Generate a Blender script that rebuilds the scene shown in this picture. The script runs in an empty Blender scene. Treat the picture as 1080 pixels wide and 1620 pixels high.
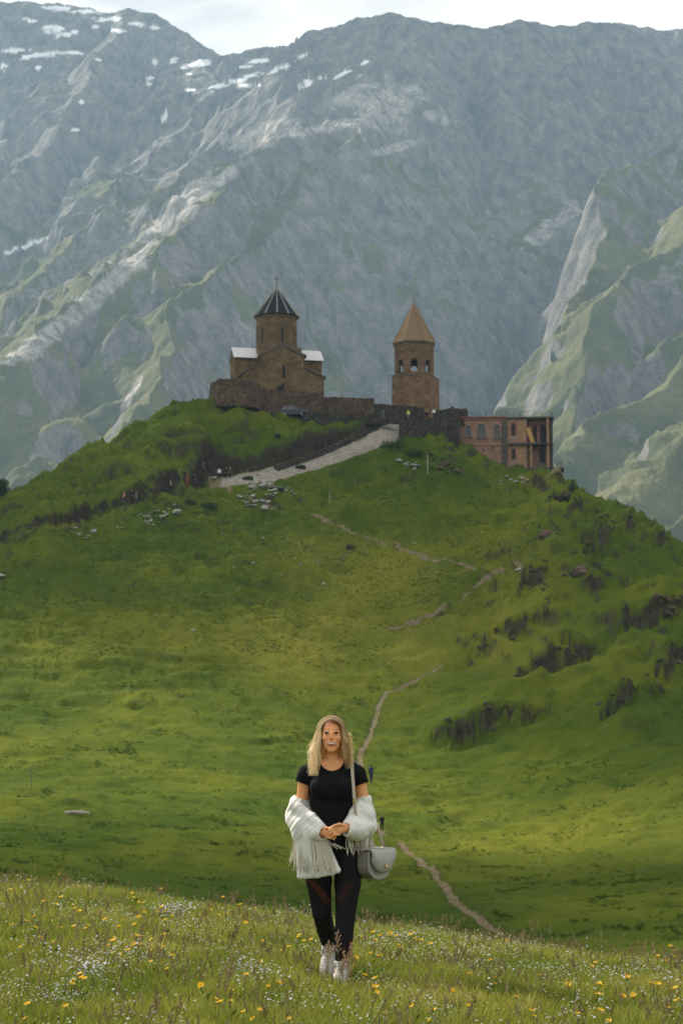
import bpy, bmesh, math, random
import numpy as np
from mathutils import Vector, Matrix
random.seed(7)
RS = np.random.RandomState(11)
S = bpy.context.scene
COL = S.collection
R = math.radians
# ------------------------------------------------------------------ camera, sky, sun, exposure
FPX, CX, CY, HOR, EYE = 3000.0, 540.0, 810.0, 1176.0, 1.5      # focal length in photo pixels, principal point, horizon row, eye height
PITCH = math.atan((HOR - CY) / FPX)
cam = bpy.data.cameras.new('camera')
cam.sensor_fit = 'VERTICAL'; cam.sensor_height = 36.0; cam.lens = FPX / 1620 * 36
cam.clip_start = 0.1; cam.clip_end = 20000
cam.dof.use_dof = True; cam.dof.focus_distance = 14.0; cam.dof.aperture_fstop = 8.0
camo = bpy.data.objects.new('camera', cam); COL.objects.link(camo)
camo.location = (0, 0, EYE); camo.rotation_euler = (math.pi / 2 + PITCH, 0, 0)
S.camera = camo
SUN_EL, SUN_AZ = R(39), R(-44)             # azimuth measured from the view axis (+y), negative = to the left
sdir = Vector((math.sin(SUN_AZ) * math.cos(SUN_EL), math.cos(SUN_AZ) * math.cos(SUN_EL), math.sin(SUN_EL)))
W = bpy.data.worlds.new('World'); S.world = W; W.use_nodes = True
wn, wl = W.node_tree.nodes, W.node_tree.links
bg = wn['Background']
sky = wn.new('ShaderNodeTexSky'); sky.sky_type = 'NISHITA'; sky.sun_disc = False
sky.sun_elevation = SUN_EL; sky.sun_rotation = SUN_AZ
sky.air_density = 1.0; sky.dust_density = 1.5; sky.altitude = 1900
tc = wn.new('ShaderNodeTexCoord'); mp = wn.new('ShaderNodeMapping'); mp.inputs['Scale'].default_value = (1.0, 1.0, 3.2)
nz = wn.new('ShaderNodeTexNoise'); nz.inputs['Scale'].default_value = 3.1; nz.inputs['Detail'].default_value = 9; nz.inputs['Roughness'].default_value = .55
nz.inputs['Distortion'].default_value = .4
rp = wn.new('ShaderNodeValToRGB'); rp.color_ramp.elements[0].position = .28; rp.color_ramp.elements[1].position = .46
nz2 = wn.new('ShaderNodeTexNoise'); nz2.inputs['Scale'].default_value = 7; nz2.inputs['Detail'].default_value = 7
rp2 = wn.new('ShaderNodeValToRGB')
rp2.color_ramp.elements[0].position = .35; rp2.color_ramp.elements[0].color = (11.2, 10.8, 10.2, 1)
rp2.color_ramp.elements[1].position = .65; rp2.color_ramp.elements[1].color = (15.2, 14.4, 13.3, 1)
mx = wn.new('ShaderNodeMix'); mx.data_type = 'RGBA'
wl.new(tc.outputs['Generated'], mp.inputs['Vector']); wl.new(mp.outputs['Vector'], nz.inputs['Vector']); wl.new(mp.outputs['Vector'], nz2.inputs['Vector'])
wl.new(nz.outputs['Fac'], rp.inputs['Fac']); wl.new(nz2.outputs['Fac'], rp2.inputs['Fac'])
wl.new(rp.outputs['Color'], mx.inputs['Factor']); wl.new(sky.outputs['Color'], mx.inputs['A']); wl.new(rp2.outputs['Color'], mx.inputs['B'])
wl.new(mx.outputs['Result'], bg.inputs['Color']); bg.inputs['Strength'].default_value = 0.058
sl = bpy.data.lights.new('sun', 'SUN'); sl.energy = 5.0; sl.angle = R(.55); sl.color = (1.0, .90, .76)
so = bpy.data.objects.new('sun', sl); COL.objects.link(so); so.rotation_euler = sdir.to_track_quat('Z', 'Y').to_euler(); so.location = sdir * 500
S.view_settings.view_transform = 'Standard'; S.view_settings.look = 'None'; S.view_settings.gamma = 1; S.view_settings.use_curve_mapping = False
S.view_settings.exposure = 0.6
S.cycles.use_denoising = True; S.cycles.denoising_prefilter = 'NONE'; S.cycles.sample_clamp_indirect = 4.0; S.cycles.volume_bounces = 1; S.cycles.max_bounces = 6; S.cycles.transparent_max_bounces = 12
HAZE_DENSITY = 0.000082

# ------------------------------------------------------------------ helpers
def ray(px, py):
    u, v = (px - CX) / FPX, (CY - py) / FPX
    y = math.cos(PITCH) - v * math.sin(PITCH); z = math.sin(PITCH) + v * math.cos(PITCH)
    return np.array([u / y, 1.0, z / y])
def P(px, py, Y):
    r = ray(px, py); return Vector((r[0] * Y, Y, EYE + r[2] * Y))
def project(x, y, z):
    zz = z - EYE
    f = y * math.cos(PITCH) + zz * math.sin(PITCH); up = -y * math.sin(PITCH) + zz * math.cos(PITCH)
    return CX + FPX * x / f, CY - FPX * up / f
_perm = {}
def perlin(x, y, seed=0):
    if seed not in _perm:
        r = np.random.RandomState(seed + 100); p = r.permutation(256).astype(np.int32); a = r.rand(256).astype(np.float32) * 6.2832
        _perm[seed] = (np.concatenate([p, p]), np.cos(a), np.sin(a))
    p, gc, gs = _perm[seed]
    x = np.asarray(x, np.float32); y = np.asarray(y, np.float32)
    fx, fy = np.floor(x), np.floor(y); xi = fx.astype(np.int32) & 255; yi = fy.astype(np.int32) & 255; x = x - fx; y = y - fy
    xi1, yi1 = (xi + 1) & 255, (yi + 1) & 255
    def g(i, j, dx, dy):
        h = p[p[i] + j]; return gc[h] * dx + gs[h] * dy
    u = x * x * x * (x * (x * 6 - 15) + 10); v = y * y * y * (y * (y * 6 - 15) + 10)
    a = g(xi, yi, x, y); b = g(xi1, yi, x - 1, y); c = g(xi, yi1, x, y - 1); d = g(xi1, yi1, x - 1, y - 1)
    a = a + u * (b - a); c = c + u * (d - c)
    return (a + v * (c - a)) * 1.5
def fbm(x, y, octv=4, seed=0, gain=.5, lac=2.03):
    s = 0; a = 1.0; f = 1.0
    for o in range(octv):
        s = s + a * perlin(x * f + 17.3 * o, y * f - 9.1 * o, seed + o); a *= gain; f *= lac
    return s
def ridged(x, y, octv=4, seed=0, gain=.5, lac=2.03):
    s = 0; a = 1.0; f = 1.0; w = 1.0
    for o in range(octv):
        n = 1 - np.abs(perlin(x * f + 13.7 * o, y * f + 5.3 * o, seed + o)) * 1.4; n = np.clip(n, 0, 1) ** 2
        s = s + a * n * w; w = np.clip(n * 1.6, 0, 1); a *= gain; f *= lac
    return s
def sstep(a, b, x):
    t = np.clip((x - a) / (b - a), 0, 1); return t * t * (3 - 2 * t)
def link(o, parent=None):
    COL.objects.link(o)
    if parent is not None: o.parent = parent
    return o
def tag(o, label=None, cat=None, group=None, kind=None):
    if label: o['label'] = label
    if cat: o['category'] = cat
    if group: o['group'] = group
    if kind: o['kind'] = kind
    return o
def empty(name, loc=(0, 0, 0), rz=0.0):
    o = bpy.data.objects.new(name, None); o.empty_display_size = .2; COL.objects.link(o)
    o.location = loc; o.rotation_euler = (0, 0, rz); return o
def np_mesh(name, V, F, mats, smooth=True, midx=None, attrs=None):
    """mesh from arrays; F is (n,4) or (n,3)"""
    me = bpy.data.meshes.new(name); n, k = F.shape
    me.vertices.add(len(V)); me.vertices.foreach_set('co', np.asarray(V, np.float32).ravel())
    me.loops.add(n * k); me.loops.foreach_set('vertex_index', np.asarray(F, np.int32).ravel())
    me.polygons.add(n); me.polygons.foreach_set('loop_start', np.arange(0, n * k, k, dtype=np.int32))
    me.polygons.foreach_set('use_smooth', np.full(n, smooth, bool))
    for m in (mats if isinstance(mats, (list, tuple)) else [mats]): me.materials.append(m)
    if midx is not None: me.polygons.foreach_set('material_index', np.asarray(midx, np.int32))
    for an, av in (attrs or {}).items():
        if av.ndim == 1:
            at = me.attributes.new(an, 'FLOAT', 'POINT'); at.data.foreach_set('value', av.astype(np.float32))
        else:
            at = me.attributes.new(an, 'FLOAT_COLOR', 'POINT'); at.data.foreach_set('color', np.concatenate([av, np.ones((len(av), 1))], 1).astype(np.float32).ravel())
    me.update(calc_edges=True); me.validate(); return me
def np_obj(name, V, F, mats, parent=None, **k):
    return link(bpy.data.objects.new(name, np_mesh(name, V, F, mats, **k)), parent)
def sub_obj(name, V, F, mats, attrs=None, **k):
    """only the vertices that F uses"""
    used = np.unique(F); mp_ = np.full(len(V), -1, np.int64); mp_[used] = np.arange(len(used))
    return np_obj(name, V[used], mp_[F], mats, attrs={a: v[used] for a, v in (attrs or {}).items()}, **k)

class Mat:
    """small node-material builder"""
    def __init__(s, name, rough=.9, spec=.2):
        s.m = bpy.data.materials.new(name); s.m.use_nodes = True; s.n = s.m.node_tree.nodes; s.l = s.m.node_tree.links
        s.b = s.n['Principled BSDF']; s.b.inputs['Roughness'].default_value = rough; s.b.inputs['Specular IOR Level'].default_value = spec
    def attr(s, name, kind='GEOMETRY'):
        a = s.n.new('ShaderNodeAttribute'); a.attribute_name = name; a.attribute_type = kind; return a
    def pos(s, obj=False):
        if obj: return s.n.new('ShaderNodeTexCoord').outputs['Object']
        return s.n.new('ShaderNodeNewGeometry').outputs['Position']
    def noise(s, scale, detail=4, rough=.55, vec=None, sc=None, out='Fac', dist=0):
        t = s.n.new('ShaderNodeTexNoise'); t.inputs['Scale'].default_value = scale; t.inputs['Detail'].default_value = detail; t.inputs['Roughness'].default_value = rough
        t.inputs['Distortion'].default_value = dist
        v = vec if vec is not None else s.pos()
        if sc is not None:
            m = s.n.new('ShaderNodeMapping'); m.inputs['Scale'].default_value = sc; s.l.new(v, m.inputs['Vector']); v = m.outputs['Vector']
        s.l.new(v, t.inputs['Vector']); return t.outputs[out]
    def ramp(s, src, a, b, ca=(0, 0, 0), cb=(1, 1, 1)):
        r = s.n.new('ShaderNodeValToRGB'); e = r.color_ramp.elements
        e[0].position = a; e[1].position = b; e[0].color = (*ca, 1); e[1].color = (*cb, 1); s.l.new(src, r.inputs['Fac']); return r.outputs['Color']
    def mix(s, f, a, b, blend='MIX'):
        m = s.n.new('ShaderNodeMix'); m.data_type = 'RGBA'; m.blend_type = blend
        for sock, v in (('Factor', f), ('A', a), ('B', b)):
            if isinstance(v, (int, float)): m.inputs[sock].default_value = v
            elif isinstance(v, tuple): m.inputs[sock].default_value = (*v, 1)
            else: s.l.new(v, m.inputs[sock])
        return m.outputs['Result']
    def math(s, op, a, b=0.0, clamp=False):
        m = s.n.new('ShaderNodeMath'); m.operation = op; m.use_clamp = clamp
        for i, v in enumerate((a, b)):
            if isinstance(v, (int, float)): m.inputs[i].default_value = v
            else: s.l.new(v, m.inputs[i])
        return m.outputs[0]
    def color(s, c):
        if isinstance(c, tuple): s.b.inputs['Base Color'].default_value = (*c, 1)
        else: s.l.new(c, s.b.inputs['Base Color'])
        return s
    def bump(s, h, dist=.02, strength=1.0):
        b = s.n.new('ShaderNodeBump'); b.inputs['Distance'].default_value = dist; b.inputs['Strength'].default_value = strength
        s.l.new(h, b.inputs['Height']); s.l.new(b.outputs['Normal'], s.b.inputs['Normal']); return s

# ------------------------------------------------------------------ the hill and the meadow: one height function
COLS = {  # photo column -> [(distance, photo row) ... crest]
 -260: [(100, 1385), (150, 1268), (190, 1140), (215, 1030), (232, 965), (244, 925), (254, 890)],
 0:   [(100, 1388), (150, 1272), (190, 1150), (220, 1020), (242, 925), (260, 850), (272, 795)],
 150: [(100, 1400), (150, 1278), (190, 1158), (220, 1030), (244, 925), (263, 838), (280, 750), (292, 697)],
 300: [(100, 1415), (150, 1286), (190, 1166), (221, 1040), (246, 930), (266, 842), (281, 775), (286, 752), (298, 680), (306, 640)],
 430: [(100, 1430), (150, 1296), (190, 1180), (222, 1048), (247, 935), (267, 852), (283, 785), (290, 755), (299, 690), (303, 660), (308, 646), (316, 640)],
 540: [(98, 1448), (150, 1312), (190, 1198), (221, 1062), (247, 944), (269, 855), (284, 790), (292, 758), (300, 702), (305, 668), (310, 658), (318, 650)],
 640: [(95, 1465), (150, 1328), (190, 1208), (219, 1075), (244, 955), (267, 862), (285, 785), (299, 715), (306, 674), (320, 655)],
 740: [(90, 1475), (148, 1338), (186, 1216), (214, 1080), (238, 962), (261, 872), (281, 795), (297, 742), (307, 712), (312, 698)],
 840: [(85, 1490), (143, 1350), (180, 1225), (206, 1090), (229, 978), (252, 882), (275, 800), (292, 753), (304, 742)],
 940: [(80, 1500), (137, 1350), (172, 1234), (196, 1112), (218, 1005), (240, 915), (258, 858), (273, 808), (284, 782)],
 1010: [(78, 1505), (135, 1345), (166, 1238), (190, 1122), (212, 1015), (233, 926), (252, 865), (272, 805)],
 1080: [(75, 1510), (132, 1348), (163, 1240), (186, 1126), (207, 1020), (228, 940), (245, 895), (258, 862)],
 1340: [(75, 1520), (130, 1360), (160, 1260), (180, 1160), (200, 1090), (215, 1050), (228, 1020)],
}
CREST = {-260: 1400, 0: 1421, 150: 1431, 300: 1450, 430: 1466, 540: 1480, 640: 1490, 740: 1508, 840: 1523, 940: 1541, 1010: 1553, 1080: 1563, 1340: 1590}
CRESTY = {-260: 19, 0: 18.5, 150: 18, 300: 18, 430: 17.5, 540: 17, 640: 16.5, 740: 16, 840: 15.8, 940: 15.4, 1010: 15, 1080: 15, 1340: 15}
PLATEAU = {430: 36, 540: 34, 640: 30, 740: 10, 300: 14}
FLOOR_Z = -40.0
def hermite(xk, yk, x):
    xk = np.asarray(xk, float); yk = np.asarray(yk, float); h = np.diff(xk); d = np.diff(yk) / h
    m = np.zeros(len(xk)); m[0] = d[0]; m[-1] = d[-1]
    for i in range(1, len(xk) - 1):
        m[i] = 0 if d[i - 1] * d[i] <= 0 else 2 * d[i - 1] * d[i] / (d[i - 1] + d[i])
    i = np.clip(np.searchsorted(xk, x) - 1, 0, len(h) - 1); t = np.clip((x - xk[i]) / h[i], 0, 1)
    return (2 * t**3 - 3 * t**2 + 1) * yk[i] + (t**3 - 2 * t**2 + t) * h[i] * m[i] + (-2 * t**3 + 3 * t**2) * yk[i + 1] + (t**3 - t**2) * h[i] * m[i + 1]
YT = np.concatenate([np.arange(0, 40, .5), np.arange(40, 460, 1.0)])
cols = sorted(COLS); AZK = np.array([(c - CX) / FPX for c in cols]); TAB = []
for c in cols:
    cy, cr = CRESTY[c], CREST[c]; zc = EYE + ray(c, cr)[2] * cy; zt = ray(c, cr)[2]
    pr = [(0, .05), (6, .03), (10.5, 0.01), (12.3, -.02 + .25 * (zc + .24)), (cy, zc), (cy + 8, EYE + zt * (cy + 8) - .22), (cy + 24, EYE + zt * (cy + 24) - .75)]
    Y0, r0 = COLS[c][0]; pr.append((Y0 - 22, EYE + zt * (Y0 - 22) - .9))
    for (Y, r) in COLS[c]: pr.append((Y, EYE + ray(c, r)[2] * Y))
    Yl, zl = pr[-1]
    if c in PLATEAU: pr.append((Yl + PLATEAU[c], zl + .6)); Yl += PLATEAU[c]
    pr += [(Yl + 10, zl - 1.5), (Yl + 28, zl - 14), (Yl + 60, zl - 40), (460, FLOOR_Z - 2)]
    a = np.array(pr); TAB.append(hermite(a[:, 0], a[:, 1], YT))
TAB = np.array(TAB)                                     # columns x distances
AZF = np.linspace(AZK[0], AZK[-1], 260)
TABF = np.stack([hermite(AZK, TAB[:, j], AZF) for j in range(len(YT))], 1)
for _ in range(3):                                      # soften across the columns
    t = TABF.copy(); t[1:-1] = (TABF[:-2] + 2 * TABF[1:-1] + TABF[2:]) / 4; TABF = t
def base_z(x, y):
    th = np.arctan2(x, y); thc = np.clip(th, -.262, .262); r = np.hypot(x, y)
    az = np.tan(thc); Y = np.clip(r * np.cos(thc), 0, 459)
    i = np.clip((az - AZF[0]) / (AZF[1] - AZF[0]), 0, len(AZF) - 1.001); i0 = i.astype(int); fi = i - i0
    j = np.where(Y < 40, Y / .5, 80 + (Y - 40)); j = np.clip(j, 0, len(YT) - 1.001); j0 = j.astype(int); fj = j - j0
    z = (TABF[i0, j0] * (1 - fi) + TABF[i0 + 1, j0] * fi) * (1 - fj) + (TABF[i0, j0 + 1] * (1 - fi) + TABF[i0 + 1, j0 + 1] * fi) * fj
    w = sstep(.5, 1.6, np.abs(th)); zm = .0 - .02 * np.clip(r - 12, 0, None) - 8 * sstep(60, 300, r) - 32 * sstep(250, 440, r)
    return z * (1 - w) + zm * w
def detail_z(x, y):
    """hummocks, sheep terraces and tussocks"""
    Y = np.hypot(x, y); far = sstep(60, 150, Y); mid = sstep(20, 60, Y)
    px, py = project(x, y, base_z(x, y))
    up = sstep(1180, 860, py)                                                       # rougher towards the top
    lefttop = sstep(420, 300, px) * sstep(860, 780, py) + sstep(640, 420, px) * sstep(760, 700, py)
    right = sstep(680, 860, px) * sstep(1260, 1120, py)
    wx = x + 5 * fbm(x / 22, y / 22, 2, 31); wy = y + 5 * fbm(x / 22, y / 22, 2, 41)
    d = far * (.55 + .5 * up + .5 * right) * fbm(wx / 19, wy / 13, 3, 3) * .62
    d += far * (.30 + .72 * up) * (ridged(wx / 15, wy / 4.4, 3, 9, .5) - .7) * .85        # terraces along the contour
    zb = base_z(x, y); st_ = (zb + 1.5 * fbm(x / 10, y / 7, 3, 43)) / 1.7; fr_ = st_ - np.floor(st_); mk = sstep(-.25, .45, fbm(x / 24, y / 20, 2, 47))
    d += far * (.34 + .6 * up) * (.25 + .9 * mk) * 1.5 * (sstep(.0, .38, fr_) - fr_)                      # trodden treads and steeper risers
    d += far * lefttop * (fbm(wx / 9, wy / 7, 3, 61) * 1.0 + (ridged(wx / 13, wy / 8, 2, 65) - .7) * .9)
    d += far * right * ((ridged(wx / 12 + wy / 21, wy / 17, 3, 71) - .75) * 1.9)
    d += mid * fbm(x / 1.9, y / 1.6, 3, 51, .6) * (.15 + .19 * up + .10 * right)
    d += (1 - mid) * fbm(x / 2.2, y / 2.2, 3, 55) * .05
    return d
# rocky steps in the hillside: photo column, row, half-width along the slope (m), drop (m), which way the face looks (deg, 0 = at the camera, + = right)
STEPS = [(765, 1150, 6.5, 5.0, 15), (872, 1050, 5.5, 4.2, 20), (808, 1000, 7, 2.6, 25), (915, 905, 7, 3.2, 25), (1045, 975, 6.5, 5.5, 35), (990, 1105, 5, 4.2, 30),
         (895, 785, 5, 3.6, 35), (998, 805, 5, 2.8, 50), (860, 845, 3, 1.6, 10), (945, 850, 4, 3, 40), (1065, 1040, 5, 3.5, 40), (845, 935, 4.5, 2.2, 35), (330, 800, 5.0, 1.3, 0),
         (270, 718, 5, 1.7, -10), (180, 735, 5, 1.4, 0), (320, 712, 4.5, 1.2, 10), (640, 735, 5, 1.3, -20), (430, 715, 3.0, 1.4, 0)]
def hit(px, py, zf, y0=20.0, y1=345.0):
    r = ray(px, py); Y = np.arange(y0, y1, .25); z = EYE + r[2] * Y; g = zf(r[0] * Y, Y)
    k = np.argmax(g > z) if np.any(g > z) else len(Y) - 1
    return np.array([r[0] * Y[k], Y[k]])
SKY = [(0, 790), (30, 770), (70, 745), (110, 720), (150, 697), (200, 672), (250, 650), (300, 634), (335, 628), (400, 640), (620, 656), (680, 664), (700, 672), (722, 690), (742, 703), (770, 722), (800, 738), (840, 742), (872, 743), (890, 752),
       (915, 770), (940, 781), (975, 790), (1000, 802), (1030, 822), (1055, 840), (1080, 860)]
SKYX = np.array([s[0] for s in SKY], float); SKYY = np.array([s[1] for s in SKY], float)
_corr = np.zeros(len(SKYX))
def terrain0(x, y):
    z = base_z(x, y) + detail_z(x, y); px, _ = project(x, y, z)
    c = np.interp(px, SKYX, _corr)
    return z + c * sstep(235, 275, y) * sstep(470, 330, y)
STEPW = []
def terrain1(x, y):
    z = terrain0(x, y)
    for (c, hw, drop, dirn, fade) in STEPW:
        dx, dy = x - c[0], y - c[1]; m = (np.abs(dx) < 30) & (np.abs(dy) < 30)
        if not m.any(): continue
        dx, dy = dx[m], dy[m]
        a = dx * dirn[0] + dy * dirn[1]; b = -dx * dirn[1] + dy * dirn[0]            # a: outwards (downhill), b: along the face
        b = b + 1.2 * fbm(dx / 3 + c[0], dy / 3, 2, 81); a = a + 1.5 * fbm(dx / 2.6, dy / 2.6 + c[1], 3, 83)
        side = np.exp(-(b / hw) ** 4)
        prof = np.where(a < 0, np.exp(np.clip(a, -60, 0) / (1.6 * hw)) * sstep(1.25, -1.25, a), sstep(1.25, -1.25, a)) - np.where(a > 0, .45 * np.exp(-a / hw) * sstep(-.3, .6, a), 0)
        z[m] += drop * .50 * side * prof
    return z
def fit_skyline():
    th = np.array([(s - CX) / FPX for s in SKYX])
    Y = np.arange(240, 345, .5)
    for it in range(4):
        for k in range(len(SKYX)):
            xs = np.linspace(-1.2, 1.2, 3)[:, None] + th[k] * Y[None] * (1 / .985 if False else 1)
            # keep the photo column fixed: column depends a little on height
            x = xs.ravel(); y = np.tile(Y, 3)
            z = terrain1(x, y); px, py = project(x, y, z)
            x = x * (SKYX[k] - CX) / np.where(np.abs(px - CX) < 1, 1, px - CX) if abs(SKYX[k] - CX) > 20 else x
            z = terrain1(x, y); px, py = project(x, y, z)
            j = np.argmin(py); _corr[k] += (py[j] - SKYY[k]) / FPX * y[j] * .9
for (px, py, hw, drop, deg) in STEPS:
    STEPW.append((hit(px, py, terrain0), hw, drop, (math.sin(R(deg)), -math.cos(R(deg))), 1))
fit_skyline()
# paths: photo polylines dropped on the hill; half width in metres
PATHS = [  # (points, half width, kind)
 ([(648, 668), (628, 676), (612, 682), (580, 696), (530, 718), (480, 738), (430, 749), (385, 757), (350, 766)], 2.0, 0),
 ([(345, 762), (315, 766), (290, 774), (240, 788), (200, 800), (150, 817), (80, 838), (30, 850), (-40, 868)], .55, 1),
 ([(352, 768), (372, 783), (420, 799), (470, 810), (520, 826), (560, 842), (600, 856), (650, 872), (700, 884), (745, 893), (790, 898), (825, 900)], .22, 2),
 ([(790, 899), (765, 912), (745, 931), (715, 955), (670, 976), (640, 987), (612, 995)], .18, 2),
 ([(612, 995), (636, 1000), (660, 1020), (700, 1048)], .2, 3),
 ([(700, 1050), (692, 1058), (650, 1078), (612, 1095), (601, 1106), (596, 1130), (584, 1165), (568, 1195), (572, 1235), (588, 1290), (604, 1318)], .17, 2),
 ([(604, 1318), (640, 1340), (680, 1370), (704, 1398), (716, 1418), (740, 1440), (772, 1464), (800, 1482), (815, 1495)], .19, 2),
 ([(885, 738), (850, 744), (832, 752), (815, 762), (790, 766)], .22, 2),
 ([(812, 1206), (845, 1180), (880, 1140), (900, 1120)], .22, 3), ([(830, 1200), (900, 1186), (960, 1170), (1020, 1150)], .22, 3),
]
PW = []
for pts, hw, kd in PATHS:
    w = np.array([hit(a, b, terrain1, 60) for a, b in pts]); q = []
    for i in range(len(w) - 1):
        n = max(2, int(np.hypot(*(w[i + 1] - w[i])) / .8)); q += [w[i] + (w[i + 1] - w[i]) * t / n for t in range(n)]
    q.append(w[-1]); q = np.array(q)
    for _ in range(6): q[1:-1] = (q[:-2] + 2 * q[1:-1] + q[2:]) / 4
    zq = terrain1(q[:, 0].copy(), q[:, 1].copy())
    for _ in range(30): zq[1:-1] = (zq[:-2] + 2 * zq[1:-1] + zq[2:]) / 4
    PW.append((q, hw, kd, zq))
def path_dist(x, y):
    """signed by uphill side; returns list of (distance, along uphill, kind)"""
    out = []
    for q, hw, kd, zq in PW:
        best = np.full(len(x), 99., np.float32); zc_ = np.zeros(len(x), np.float32); sgn = np.zeros(len(x), np.float32)
        lo, hi = q.min(0) - 9, q.max(0) + 9; m = np.nonzero((x > lo[0]) & (x < hi[0]) & (y > lo[1]) & (y < hi[1]))[0]
        bx, by = x[m], y[m]; bb = best[m]; ss = sgn[m]; zz_ = zc_[m]
        for i in range(len(q) - 1):
            a = q[i]; dv = q[i + 1] - a; L2 = dv @ dv + 1e-9
            n = (np.abs(bx - a[0]) < 10) & (np.abs(by - a[1]) < 10)
            ex, ey = bx[n] - a[0], by[n] - a[1]; t = np.clip((ex * dv[0] + ey * dv[1]) / L2, 0, 1)
            d = np.hypot(ex - t * dv[0], ey - t * dv[1]); o = bb[n]; u = d < o
            o[u] = d[u]; bb[n] = o; zo = zz_[n]; zo[u] = (zq[i] + t * (zq[i + 1] - zq[i]))[u]; zz_[n] = zo; s = ss[n]; s[u] = np.sign(ex[u] * dv[1] - ey[u] * dv[0]) * (1 if dv[0] < 0 else -1); ss[n] = s
        best[m] = bb; sgn[m] = ss; zc_[m] = zz_; out.append((best, sgn, hw, kd, zc_))
    return out
def terrain(x, y, full=False):
    x = np.asarray(x, float).ravel(); y = np.asarray(y, float).ravel()
    z = terrain1(x, y); mask = np.zeros(len(x)); soil = np.zeros(len(x))
    wob = fbm(x / 1.3, y / 1.3, 3, 91)
    for d, s, hw, kd, zc in sorted(path_dist(x, y), key=lambda q_: q_[3] == 0):
        dd = d + wob * (.5 * hw if kd != 0 else .45); up = s
        if kd == 0:
            z = z + np.where(up > 0, .8 * sstep(hw + .6, hw + 1.8, dd) * sstep(8, 3, dd), -.0); k_ = sstep(hw + 1.7, hw + .5, d); z = z * (1 - k_) + (zc - .10 + .52 * np.clip(up * d, -3.2, 3.2)) * k_
            mask = np.maximum(mask, sstep(hw + .15, hw - .35, dd)); soil = np.maximum(soil, np.where(up > 0, sstep(hw - .1, hw + .3, dd) * sstep(hw + 2.2, hw + 1.0, dd), 0))
        elif kd == 1:
            z = z + np.where(up > 0, (1.5 - .7 * sstep(-30, -45, x)) * sstep(hw, hw + .9, dd) * sstep(8, 2.2, dd), 0) - .35 * sstep(hw + .7, hw - .2, dd)
            soil = np.maximum(soil, np.where(up > 0, sstep(hw - .1, hw + .2, dd) * sstep(hw + 1.35 + .9 * wob, hw + .55 + .9 * wob, dd), sstep(hw + .4, hw, dd) * .7))
            mask = np.maximum(mask, .30 * sstep(hw + .05, hw - .25, dd))
        else:
            z = z - (.12 if kd == 2 else .10) * sstep(hw + .5, hw - .1, dd)
            if kd == 2: mask = np.maximum(mask, sstep(hw + .24, hw - .10, dd)); soil = np.maximum(soil, .25 * sstep(hw + .8, hw, dd))
            else: soil = np.maximum(soil, -.4 * sstep(hw + .3, hw, dd))
    return (z, mask, soil) if full else z
def tz(x, y): return float(terrain([x], [y])[0])
def ground(px, py, y0=60.0, y1=345.0):
    h = hit(px, py, lambda a, b: terrain(a, b), y0, y1); return Vector((h[0], h[1], tz(h[0], h[1])))

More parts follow.
